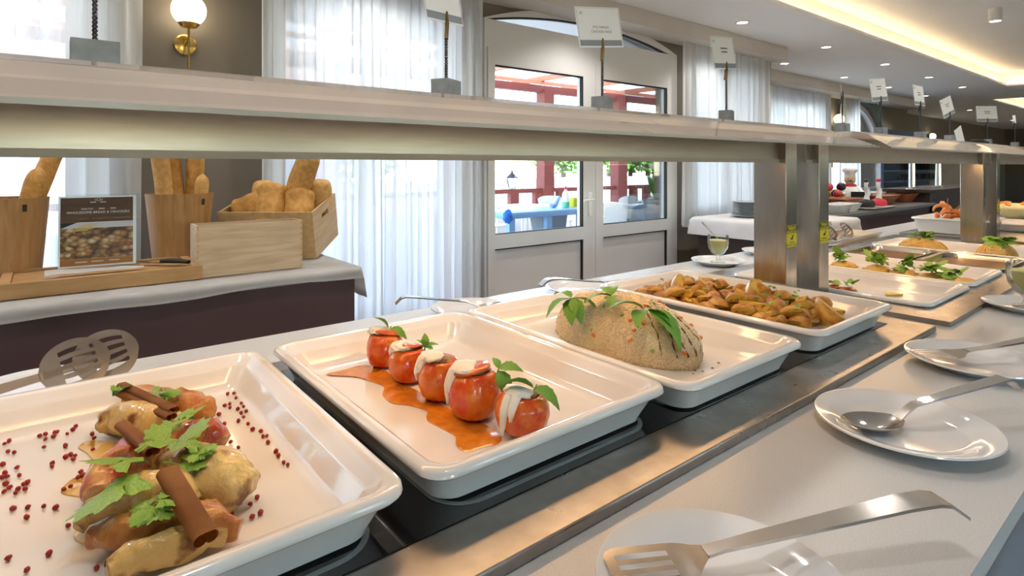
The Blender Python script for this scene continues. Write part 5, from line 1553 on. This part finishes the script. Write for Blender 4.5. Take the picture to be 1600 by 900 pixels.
sprig(on(c5, 0.022, 0.077, 0.01), 'mint', 'large dark mint leaves on the front tomato', [(0, 0, 0.0, 0.062, 2.55, 0.22, 0.55), (0, 0, 0.0, 0.056, -0.85, -0.55, 0.3)], GM, [(0, 0, -0.004), (0.004, -0.003, 0.006)])

# ---- rice dish
rc = Vector((1.128, 0.955, FZ))
rt_ = thing('rice_mound', 'oblong mound of vegetable rice with dark drizzle', 'rice', rc)
RXr, RYr, RZr = 0.108, 0.215, 0.122
def rice_r(d):      # radius multiplier towards unit direction d
    return 1.0 + 0.06 * noise.noise(d * 2.1 + Vector((4, 1, 0))) + 0.02 * noise.noise(d * 7)
def rice_pt(a, e, off=0.0):
    """a azimuth, e elevation 0..pi/2: superellipsoid surface point"""
    ce, se = math.cos(e) ** 0.75, math.sin(e) ** 0.85
    d = Vector((math.cos(a) * math.cos(e), math.sin(a) * math.cos(e), math.sin(e)))
    k = rice_r(d) + off
    return Vector((RXr * ce * math.cos(a) * k, RYr * ce * math.sin(a) * k, RZr * se * k))
bm = NB()
ne, na = 24, 64
g = [[bm.verts.new(rice_pt(2 * PI * i / na, (PI / 2) * j / ne * 0.999)) for i in range(na)] for j in range(ne + 1)]
for j in range(ne):
    for i in range(na):
        bm.faces.new((g[j][i], g[j][(i + 1) % na], g[j + 1][(i + 1) % na], g[j + 1][i]))
bm.faces.new(g[0][::-1])
bmesh.ops.remove_doubles(bm, verts=bm.verts[:], dist=0.00005)
obj('rice_body', bm, M['ricebody'], rt_, 180, world=False)
vs, fs = [], []
rr = random.Random(3)
for k in range(9000):
    a = rr.random() * 2 * PI; e = math.asin(rr.random() ** 0.85)
    p = rice_pt(a, e, 0.004)
    nrm = Vector((p.x / RXr ** 2, p.y / RYr ** 2, p.z / RZr ** 2)).normalized()
    t_ = nrm.orthogonal().normalized(); t_.rotate(Matrix.Rotation(rr.random() * 2 * PI, 3, nrm))
    t_ = (t_ + nrm * rr.uniform(-0.35, 0.45)).normalized()
    s_ = t_.cross(nrm).normalized(); L = rr.uniform(0.0034, 0.0046); w = 0.0013
    i = len(vs)
    vs += [p - t_ * L, p + s_ * w, p + nrm * w, p - s_ * w, p - nrm * w, p + t_ * L]
    fs += [(i, i + 1, i + 2), (i, i + 2, i + 3), (i, i + 3, i + 4), (i, i + 4, i + 1), (i + 5, i + 2, i + 1), (i + 5, i + 3, i + 2), (i + 5, i + 4, i + 3), (i + 5, i + 1, i + 4)]
me = bpy.data.meshes.new('rice_grains'); me.from_pydata([tuple(v) for v in vs], [], fs); me.materials.append(M['rice'])
for p in me.polygons: p.use_smooth = True
put('rice_grains', me, rt_, False)['kind'] = 'stuff'
for k in range(14):
    a = CAMA + rr.uniform(-1.6, 1.6); e = rr.uniform(0.15, 1.3)
    o = obj('carrot_cube', bx(-0.0045, 0.0045, -0.0035, 0.0035, -0.003, 0.003, 0.0008), M['carrot'], rt_, world=False)
    o.location = rice_pt(a, e, 0.012); o.rotation_euler = (k, k * 2, k * 3)
for k in range(16):
    a = CAMA + rr.uniform(-1.7, 1.7); e = rr.uniform(0.1, 1.3)
    o = put('herb_fleck', leaf_data('parsley', k % 4), rt_, False); o.scale = (0.009,) * 3
    o.location = rice_pt(a, e, 0.02); o.rotation_euler = (k, k * 2, k * 3)
for k, a in enumerate((-2.25, -2.02, -1.82, -1.63, -1.42)):
    pts = [rice_pt(a + 0.012 * math.sin(j * 0.5 + k), 1.22 - 1.05 * j / 24, 0.004) for j in range(25)]
    obj('drizzle', tb(pts, [0.0016 + 0.0009 * math.sin(j * 1.3 + k) for j in range(25)], 6), M['balsamic'], rt_, 60, world=False)
GR = 'mint on the rice'
def on_rice(u, v, z): return at(u, v, z)
P_ = rc + rice_pt(2.2, 0.95, 0.02)
sprig(at(893, 474, 1.042), 'mint', 'drooping mint sprig on the left end of the rice', [(0, 0, 0.012, 0.081, 2.9, -0.35, 0.2), (0, 0, 0.012, 0.070, 3.9, -0.75, 0.2), (0, 0, 0.012, 0.078, -0.5, -0.35, -0.2), (0, 0, 0.012, 0.068, -1.8, -0.75, 0.2), (0, 0, 0.014, 0.061, 1.6, 0.1, 0)], GR, [(0, 0, -0.012), (0, 0, 0.014)])
sprig(at(955, 466, 1.058), 'mint', 'mint sprig on top of the rice mound', [(0, 0, 0.004, 0.068, 2.7, 0.0, 0.2), (0, 0, 0.006, 0.062, 0.6, 0.3, -0.2), (0, 0, 0.004, 0.054, -2.4, -0.1, 0.2), (0, 0, 0.006, 0.054, 1.5, 0.3, 0)], GR, [(0, 0, -0.01), (0, 0, 0.006)])
sprig(at(1005, 488, 1.050), 'mint', 'long mint sprig trailing down the right of the rice', [(0, 0, 0.010, 0.084, 2.5, 0.1, 0.2), (0, 0, 0.006, 0.068, 3.6, -0.25, 0.2), (0, 0, 0.006, 0.081, -0.6, -0.45, -0.2), (0.008, -0.008, 0.006, 0.115, -1.1, -0.75, 0.2), (0.02, -0.012, 0.0, 0.081, -0.75, -0.75, 0.2)], GR, [(0, 0, -0.012), (0, 0, 0.008)])
for k, (u, v) in enumerate(((1095, 548), (1096, 556), (1123, 567), (1113, 575), (1086, 579), (1098, 580), (1083, 584))):
    o = obj('sauce_drop', lt([(0.0045 - 0.0004 * k, 0), (0.004 - 0.0004 * k, 0.0008), (0, 0.0012)], 14, cap=False), M['balsamic'], None, 60)
    o.location = at(u, v, FZ + 0.0002)
    tag(o, 'dark drop of dressing on the floor of the rice dish', 'sauce drop', 'drops of dressing beside the rice')

# ---- potatoes
def wedge(seed):
    rr = random.Random(seed)
    bm = NB()
    bmesh.ops.create_icosphere(bm, subdivisions=3, radius=1.0)
    for v in bm.verts:
        k = 1 + 0.10 * noise.noise(v.co * 1.8 + Vector((seed, 0, 0)))
        v.co = Vector((v.co.x * 0.042 * k, v.co.y * 0.029 * k, v.co.z * 0.027 * k))
    for nrm in ((0.1 * rr.uniform(-1, 1), 0.75, 0.66), (0.1 * rr.uniform(-1, 1), -0.62, 0.78)):
        geo = bm.verts[:] + bm.edges[:] + bm.faces[:]
        r = bmesh.ops.bisect_plane(bm, geom=geo, plane_co=(0, 0, 0.006), plane_no=nrm, clear_outer=True)
        es = [e for e in r['geom_cut'] if isinstance(e, bmesh.types.BMEdge)]
        fl = bmesh.ops.holes_fill(bm, edges=es, sides=0)
        for f in fl['faces']: f.material_index = 1
    bmesh.ops.triangulate(bm, faces=[f for f in bm.faces if len(f.verts) > 4])
    for v in bm.verts:
        v.co += Vector((noise.noise(v.co * 90), noise.noise(v.co * 90 + Vector((4, 0, 0))), noise.noise(v.co * 90 + Vector((0, 6, 0))))) * 0.0012
    me = bpy.data.meshes.new('potato_wedge'); bm.to_mesh(me); bm.free()
    me.materials.append(M['potskin']); me.materials.append(M['potato'])
    for p in me.polygons: p.use_smooth = True
    me.set_sharp_from_angle(angle=math.radians(35))
    return me
WD = [wedge(i) for i in range(6)]
rr = random.Random(21)
px0, px1, py0, py1 = TR[3][0] + 0.095, TR[3][1] - 0.095, Y0 + 0.07, Y1 - 0.09
n = 0
for layer, (cnt, shr, z) in enumerate(((64, 0.0, 0.018), (40, 0.035, 0.036), (20, 0.07, 0.052))):
    for k in range(cnt):
        nx = 6 if layer == 0 else 5
        x = px0 + shr * 0.5 + (px1 - px0 - shr) * ((k % nx) + 0.5 + rr.uniform(-0.35, 0.35)) / nx
        y = py0 + shr + (py1 - py0 - 2 * shr) * ((k // nx) + 0.5 + rr.uniform(-0.35, 0.35)) / math.ceil(cnt / nx)
        o = put('potato_wedge', WD[rr.randrange(6)])
        o.location = (x, y, FZ + z + rr.uniform(-0.003, 0.006))
        o.rotation_euler = (rr.uniform(-0.9, 0.9) + (PI if rr.random() < 0.45 else 0), rr.uniform(-0.4, 0.4), rr.uniform(0, 6.28))
        s = rr.uniform(0.8, 1.05); o.scale = (s, s, s)
        tag(o, 'golden roast potato wedge heaped in the dish beside the steel posts', 'potato', 'roast potato wedges')
for (u, v, rx, rz, s, lab) in ((1064, 446, 1.9, 0.4, 1.15, 'upright browned potato wedge at the back left of the potatoes'), (1107, 447, 1.2, 1.3, 1.2, 'pointed potato wedge standing up near the back'), (1183, 455, 1.7, 0.2, 1.25, 'long potato wedge on top of the middle of the heap'), (1300, 485, 1.3, 1.2, 1.3, 'big potato wedge standing at the right end of the heap')):
    o = put('potato_wedge', WD[0]); o.location = at(u, v, FZ + 0.062); o.rotation_euler = (rx, -0.5, rz); o.scale = (s, s, s)
    tag(o, lab, 'potato', 'roast potato wedges')
for k in range(16):
    q = Vector((rr.uniform(px0, px1), rr.uniform(py0, py1), FZ + 0.066))
    rsprig(q, 'parsley', 'chopped herb bits among the roast potatoes', 2, 0.015, 100 + k, 'herb bits on the potatoes')

# ---- second section
def spaghetti(c, rx, ry, h, label, seed):
    t = thing('spaghetti_mound', label, 'pasta', c, 0, 'spaghetti mounds')
    rr = random.Random(seed)
    obj('mound_core', blob(rx * 0.93, ry * 0.93, h * 0.95, 0.1, 3, 3, seed, 0.0), M['pasta'], t, 180, world=False)
    bm = NB()
    for k in range(190):
        a = rr.random() * 2 * PI; q = math.sqrt(rr.random()) * 0.95; dr = rr.random() * 2 * PI; L = rr.uniform(0.5, 1.1)
        pts = []
        bend = rr.uniform(-1.5, 1.5)
        x, y = q * math.cos(a), q * math.sin(a)
        for j in range(9):
            d = x * x + y * y
            z = h * math.sqrt(max(0.0, 1 - min(1, d))) + 0.001 + rr.uniform(0, 0.002)
            pts.append((x * rx, y * ry, z))
            if d < 1.1:
                x += math.cos(dr) * L / 8; y += math.sin(dr) * L / 8
            dr += bend / 8
        tube(bm, pts, 0.0017, 5)
    obj('strands', bm, M['pasta'], t, 180, world=False)['kind'] = 'stuff'
    return t
s1 = at(1443, 388, FZ2 + 0.01); s2 = at(1550, 395, FZ2 + 0.01)
spaghetti((3.90, 1.10, FZ2), 0.11, 0.125, 0.085, 'mound of spaghetti at the back of the third shallow dish', 1)
spaghetti((3.98, 0.785, FZ2), 0.11, 0.09, 0.085, 'mound of spaghetti at the front of the third shallow dish', 2)
rsprig((3.90, 1.10, FZ2 + 0.082), 'parsley', 'parsley bunch on the back spaghetti mound', 9, 0.07, 31, 'parsley on the pasta')
rsprig((3.96, 0.76, FZ2 + 0.080), 'parsley', 'parsley bunch on the front spaghetti mound', 9, 0.075, 32, 'parsley on the pasta')
M['omelette'] = mat('yellow_fish_slices', (0.72, 0.48, 0.10), 0.4, col2=(0.66, 0.32, 0.10), scale=26, bump=0.3)
for k, (u, v) in enumerate(((1318, 415), (1370, 422), (1412, 429), (1455, 436), (1487, 440), (1508, 444))):
    q = at(u, v, FZ2 + 0.015)
    o = obj('fish_slice', blob(0.068, 0.055, 0.030, 0.3, 3, 3, k, 0.008), M['omelette'], None, 180)
    o.location = (q.x, q.y, FZ2 + 0.009)
    tag(o, 'yellow baked slice in the garnished dish, %s along the row' % ['first', 'second', 'third', 'fourth', 'fifth', 'last'][k], 'baked slice', 'yellow slices in the garnished dish')
    if k != 5:
        rsprig((q.x, q.y, FZ2 + 0.038), 'parsley', 'parsley leaves on the %s yellow slice' % ['first', 'second', 'third', 'fourth', 'fifth'][k], 6, 0.062, 40 + k, 'parsley on the yellow slices', 0.9)
for k, (u, v) in enumerate(((1305, 449), (1325, 453))):
    q = at(u, v, FZ2 + 0.012)
    o = obj('salmon_piece', blob(0.035, 0.028, 0.015, 0.3, 3, 3, k + 4, 0.006), M['redroast'], None, 180)
    o.location = (q.x, q.y, FZ2 + 0.008)
    tag(o, 'small leftover browned fish piece in the nearly empty dish, ' + ('nearer the post' if k == 0 else 'farther from the post'), 'fish', 'leftover fish pieces')
    rsprig((q.x, q.y, FZ2 + 0.022), 'parsley', 'parsley bit on the leftover fish piece, ' + ('nearer the post' if k == 0 else 'farther from the post'), 4, 0.035, 60 + k, 'parsley on the leftovers', 0.9)
q = Vector((2.52, 0.80, 0))
ls = thing('lemon_slice', 'half lemon slice lying in the nearly empty dish', 'lemon', (q.x, q.y, FZ2 + 0.0005), -0.6)
hp = [(0.032 * math.cos(PI * i / 16), 0.032 * math.sin(PI * i / 16)) for i in range(17)]
obj('flesh', prism(NB(), [(x * 0.88, y * 0.88) for x, y in hp], 0, 0.006, 'z'), M['lemon'], ls, world=False)
rb_ = NB()
for (x0, y0), (x1, y1) in zip(hp, hp[1:]):
    prism(rb_, [(x0 * 0.885, y0 * 0.885), (x0, y0), (x1, y1), (x1 * 0.885, y1 * 0.885)], 0, 0.0065, 'z')
obj('rind', rb_, M['yellow'], ls, world=False)
# shrimps
def shrimp(loc, rz, rx, label, s=1.0):
    t = thing('shrimp', label, 'shrimp', loc, 0, 'shrimps in the far dish')
    t.rotation_euler = (rx, 0, rz)
    pts = [(0.05 * math.cos(a) * s, 0, 0.05 * math.sin(a) * s) for a in [PI * 0.05 + PI * 0.95 * i / 10 for i in range(11)]]
    obj('body', tb(pts, [0.006, 0.013, 0.015, 0.015, 0.014, 0.013, 0.012, 0.011, 0.009, 0.007, 0.004], 8), M['shrimp'], t, 180, world=False)
    for k in range(2):
        obj('feeler', tb([(0.05 * s, 0, 0.01), (0.085 * s, 0.01 * (k * 2 - 1), 0.03), (0.12 * s, 0.025 * (k * 2 - 1), 0.07)], [0.002, 0.0014, 0.0006], 5), M['shrimp'], t, 60, world=False)
rr = random.Random(5)
for k in range(14):
    shrimp((4.70 + 0.3 * ((k * 0.37) % 1), 1.02 + 0.28 * ((k * 0.61) % 1), 1.0 + 0.035 * (k % 3)), rr.uniform(0, 6.28), rr.uniform(-0.8, 0.8), 'orange shrimp heaped in the deep far dish')
o = tag(obj('pale_salad', blob(0.19, 0.17, 0.04, 0.12, 4, 3, 2, 0.01), M['salad'], None, 180), 'bed of pale salad under the shrimps in the deep dish', 'salad'); o.location = (4.86, 1.165, 0.975)
sg = thing('salad_bowl', 'large glass salad bowl at the right edge', 'bowl', (5.75, 1.02, 0.9255))
obj('glass_shell', lt([(0, 0), (0.09, 0), (0.15, 0.05), (0.19, 0.13), (0.2, 0.16), (0.195, 0.16), (0.184, 0.13), (0.145, 0.054), (0.088, 0.006), (0, 0.006)], 36, cap=False), M['clearglass'], sg, 60, world=False)
o = tag(obj('mixed_salad', lt([(0, 0.008), (0.085, 0.008), (0.14, 0.055), (0.18, 0.13), (0.15, 0.15), (0.07, 0.165), (0, 0.17)], 36, cap=False), M['salad'], None, 180), 'pale mixed salad filling the glass bowl', 'salad'); o.location = (5.75, 1.02, 0.9255)
for k in range(6):
    a = k * 1.05
    shr_ = thing('shrimp', 'orange shrimp on top of the glass salad bowl', 'shrimp', (5.75 + 0.09 * math.cos(a), 1.02 + 0.09 * math.sin(a), 1.08), 0, 'shrimps on the salad bowl')
    shr_.rotation_euler = (1.2, 0, a)
    pts = [(0.04 * math.cos(b_), 0, 0.04 * math.sin(b_)) for b_ in [PI * 0.05 + PI * 0.95 * i / 8 for i in range(9)]]
    obj('body', tb(pts, [0.005, 0.011, 0.013, 0.013, 0.012, 0.011, 0.009, 0.007, 0.004], 8), M['shrimp'], shr_, 180, world=False)

# ------------------------------------------------------------------ far buffet and bar
fb = thing('far_counter', 'dark-panelled far buffet counter with cold snacks', 'counter', (7.2, 2.9, 0))
obj('counter_top', bx(5.55, 8.9, 2.35, 3.2, 0.87, 0.90), mat('grey_counter_top', (0.17, 0.165, 0.16), 0.3, coat=0.3), fb)
obj('front_panel', bx(5.6, 8.85, 2.40, 2.45, 0, 0.869), M['purple'], fb)
obj('end_panel', bx(5.6, 5.64, 2.451, 3.15, 0, 0.869), M['purple'], fb)
FO = mat('orange_brown_boat', (0.30, 0.09, 0.025), 0.45, col2=(0.24, 0.065, 0.02), scale=8)
def boat(u, v, L, label):
    q = aty(u, v, 2.75)
    t = thing('serving_boat', label, 'serving boat', (q.x, 2.75, 0.9005), 0, 'brown serving boats')
    bm = NB()
    R_ = []
    for i, (w, z) in enumerate(((0.62, 0), (1.0, 0.11), (0.95, 0.11), (0.6, 0.015))):
        R_.append((-L * w / 1, L * w / 1, -0.14 * w, 0.14 * w, 0.05, z))
    obj('hull', loft_rects(bm, R_), FO, t, 40, world=False)
for (u, v, L, lab) in ((1318, 318, 0.30, 'brown serving boat nearest the steel post'), (1375, 305, 0.32, 'brown serving boat behind the bird cruets'), (1408, 303, 0.28, 'brown serving boat at the far end of the snack counter')):
    boat(u, v, L, lab)
def white_bowl(u, Y, z, s, label):
    q = aty(u, 320, Y)
    o = obj('snack_bowl', loft_rects(NB(), [(-0.1 * s, 0.1 * s, -0.08 * s, 0.08 * s, 0.02, 0), (-0.15 * s, 0.15 * s, -0.12 * s, 0.12 * s, 0.02, 0.09 * s), (-0.14 * s, 0.14 * s, -0.11 * s, 0.11 * s, 0.02, 0.09 * s), (-0.09 * s, 0.09 * s, -0.07 * s, 0.07 * s, 0.02, 0.012)]), M['porcelain'], None, 40)
    o.location = (q.x, Y, z)
    return tag(o, label, 'bowl', 'white snack bowls')
white_bowl(1304, 2.50, 0.9005, 1.0, 'white square bowl next to the hanging cloth')
white_bowl(1320, 2.52, 0.9005, 1.0, 'small white bowl right of the square bowl')
white_bowl(1352, 3.02, 0.9005, 1.5, 'white bowl in front of the chef figurine')
plq = aty(1365, 322, 2.50)
o = tag(obj('serving_platter', loft_rects(NB(), [(-0.32, 0.32, -0.1, 0.1, 0.04, 0), (-0.36, 0.36, -0.13, 0.13, 0.04, 0.02), (-0.35, 0.35, -0.12, 0.12, 0.04, 0.02), (-0.31, 0.31, -0.09, 0.09, 0.04, 0.006)]), M['porcelain'], None, 40), 'flat white platter under the two bird cruets', 'platter')
o.location = (plq.x, 2.50, 0.9005)
for k, (u, red) in enumerate(((1354, False), (1373, True))):
    q = aty(u, 322, 2.50)
    t = thing('bird_cruet', ['white bird-necked cruet with a dark base on the platter', 'white bird-necked cruet with a red base on the platter'][k], 'cruet', (q.x, 2.50, 0.9235), 0, 'bird cruets')
    obj('base_dish', lt([(0, 0), (0.075, 0), (0.085, 0.03), (0.07, 0.07), (0.03, 0.085), (0, 0.085)], 20), M['redp'] if red else M['black'], t, 60, world=False)
    obj('neck', tb([(0, 0, 0.08), (0.02, 0, 0.14), (-0.005, 0, 0.2), (-0.02, 0, 0.25), (0.0, 0, 0.275)], [0.035, 0.024, 0.02, 0.02, 0.024], 10), M['porcelain'], t, 60, world=False)
    hd = obj('head', blob(0.032, 0.026, 0.026, 0.05, 2, 2, k), M['redp'] if red else M['wire'], t, 180, world=False); hd.location = (-0.005, 0, 0.29)
    obj('wing_handle', tb([(0.03, 0, 0.09), (0.075, 0, 0.14), (0.085, 0, 0.2)], [0.012, 0.012, 0.005], 8), M['porcelain'], t, 60, world=False)
# chef figurine
q = aty(1328, 300, 3.0)
ch = thing('chef_figurine', 'small chef figurine in white with a tall hat and blackboard', 'figurine', (q.x, 3.0, 0.9005), -1.15)
CS = 1.0
obj('figure', lt([(0, 0), (0.10, 0), (0.13, 0.05), (0.12, 0.14), (0.10, 0.19), (0.06, 0.225), (0.035, 0.24), (0.04, 0.255), (0.06, 0.28), (0.066, 0.31), (0.06, 0.345), (0.04, 0.365), (0, 0.37)], 24), mat('figurine_cream', (0.66, 0.50, 0.34), 0.4), ch, 60, world=False)
obj('hat', lt([(0, 0.345), (0.064, 0.345), (0.06, 0.385), (0.085, 0.41), (0.085, 0.44), (0.05, 0.46), (0, 0.46)], 20), M['white'], ch, 60, world=False)
obj('jacket', lt([(0.102, 0.001), (0.132, 0.05), (0.122, 0.14), (0.102, 0.19), (0.062, 0.226)], 24, cap=False), M['white'], ch, 60, world=False)
obj('red_scarf', lt([(0.045, 0.215), (0.075, 0.218), (0.07, 0.245), (0.042, 0.252)], 20), M['redp'], ch, 60, world=False)
for s_ in (-1, 1):
    obj('arm', tb([(s_ * 0.085, -0.02, 0.2), (s_ * 0.13, -0.08, 0.14), (s_ * 0.06, -0.15, 0.12)], [0.032, 0.028, 0.02], 8), M['white'], ch, 60, world=False)
    o = obj('eye', blob(0.006, 0.004, 0.007, 0, 1, 1), M['black'], ch, 180, world=False); o.location = (s_ * 0.022, -0.06, 0.318)
o = obj('nose', blob(0.012, 0.014, 0.012, 0, 1, 2), M['crustpale'], ch, 180, world=False); o.location = (0, -0.068, 0.302)
o = obj('moustache', tb([(-0.03, -0.062, 0.284), (0, -0.07, 0.290), (0.03, -0.062, 0.284)], [0.003, 0.007, 0.003], 6), M['black'], ch, 60, world=False)
obj('blackboard', bx(0.0, 0.17, -0.18, -0.17, 0.05, 0.16), M['black'], ch, world=False)
# fruit heap
fr_cols = [M['redp'], mat('aubergine_skin', (0.05, 0.015, 0.03), 0.25), mat('green_pepper_skin', (0.12, 0.22, 0.03), 0.3), mat('red_apple', (0.42, 0.05, 0.03), 0.3), mat('yellow_fruit', (0.65, 0.4, 0.05), 0.4)]
fl_ = ['red', 'dark purple', 'green', 'dark red', 'yellow']
for k in range(13):
    q = aty(1297 + (k % 5) * 5.2, 300, 3.05)
    o = obj('fruit', blob(0.055, 0.055, 0.052, 0.08, 2, 3, k), fr_cols[(k * 3) % 5], None, 180)
    o.location = (q.x + 0.02 * (k % 2), 3.0 + 0.07 * (k % 3), 0.9005 + 0.05 + 0.085 * (k // 5))
    tag(o, fl_[(k * 3) % 5] + ' fruit in the heap beside the chef figurine, %s layer' % ['bottom', 'middle', 'top'][k // 5], 'fruit', 'fruit heap by the figurine')
tag(obj('fruit_crate', bx(aty(1296, 300, 2.9).x - 0.1, aty(1322, 300, 2.9).x, 2.84, 2.86, 0.9005, 0.99), M['pale']), 'pale wooden board in front of the fruit heap', 'board')
# bar
br = thing('bar_counter', 'dark bar counter with beer taps at the end of the room', 'bar', (10.5, 2.9, 0))
obj('bar_top', bx(9.1, 12.6, 2.45, 3.1, 1.02, 1.06), M['darkbrown'], br)
obj('bar_front', bx(9.15, 12.55, 2.5, 2.56, 0, 1.019), M['darkbrown'], br)
obj('bar_end', bx(9.15, 9.21, 2.561, 3.05, 0, 1.019), M['darkbrown'], br)
chrome = mat('chrome', (0.7, 0.71, 0.72), 0.1, 1.0)
for (u, h, lab) in ((1425, 0.52, 'chrome column beer tap on the bar, nearer one'), (1466, 0.46, 'chrome arched beer tap on the bar, farther one')):
    q = aty(u, 300, 2.7)
    t = thing('beer_tap', lab, 'tap', (q.x, 2.7, 1.0605), 0, 'beer taps')
    obj('column', lt([(0, 0), (0.09, 0), (0.09, 0.015), (0.04, 0.03), (0.035, h * 0.8)], 16), chrome, t, 60, world=False)
    obj('arch', tb([(0, 0, h * 0.78), (0, 0, h * 0.95), (0.08, -0.02, h), (0.4, -0.1, h), (0.48, -0.12, h * 0.93)], 0.035, 10), chrome, t, 60, world=False)
    for k in range(3):
        obj('tap_handle', tb([(0.16 + 0.12 * k, -0.08, h), (0.16 + 0.12 * k, -0.13, h - 0.09)], [0.016, 0.01], 8), chrome, t, 60, world=False)
tumbler = None
def glass_at(x, y, z, label, group):
    global tumbler
    if tumbler is None:
        o = obj('tumbler', lt([(0, 0), (0.03, 0), (0.038, 0.12), (0.036, 0.12), (0.028, 0.006), (0, 0.006)], 14, cap=False), M['clearglass'], None, 60); tumbler = o
    else:
        o = tumbler.copy(); C.objects.link(o)
    o.location = (x, y, z)
    tag(o, label, 'glass', group)
for k in range(16):
    glass_at(8.95 - 0.0 + (k % 8) * 0.095 - 0.75, 2.9 + 0.1 * (k // 8), 0.9005, 'clear tumbler in the rows at the end of the snack counter', 'tumblers on the snack counter')
sh_ = thing('back_shelf', 'dark blue back-bar shelf with rows of glasses', 'shelf', (12.6, 3.55, 0))
bl = mat('dark_blue_shelf', (0.03, 0.05, 0.09), 0.4)
obj('back_board', bx(11.0, 13.4, 3.66, 3.70, 0, 2.0), bl, sh_)
for z in (1.12, 1.30, 1.48):
    obj('shelf_board', bx(11.0, 13.4, 3.4, 3.659, z - 0.02, z), bl, sh_)
for z in (1.12, 1.30, 1.48):
    for k in range(16):
        glass_at(11.3 + k * 0.125, 3.5, z + 0.0005, 'clear glass on the %s back-bar shelf' % {1.12: 'lowest', 1.30: 'middle', 1.48: 'top'}[z], 'glasses on the back-bar shelf, %s' % {1.12: 'lowest', 1.30: 'middle', 1.48: 'top'}[z])
bch = thing('bar_chair', 'black chair standing at the end of the snack counter', 'chair', (9.0, 2.15, 0))
obj('seat', bx(-0.22, 0.22, -0.22, 0.22, 0.43, 0.47, 0.015), M['black'], bch, 40, world=False)
obj('backrest', bx(-0.22, 0.22, 0.2, 0.24, 0.50, 0.88, 0.015), M['black'], bch, 40, world=False)
for sx in (-1, 1):
    for sy in (-1, 1):
        obj('leg', tb([(sx * 0.19, sy * 0.19, 0.44), (sx * 0.21, sy * 0.21, 0)], 0.018, 8), M['black'], bch, 40, world=False)
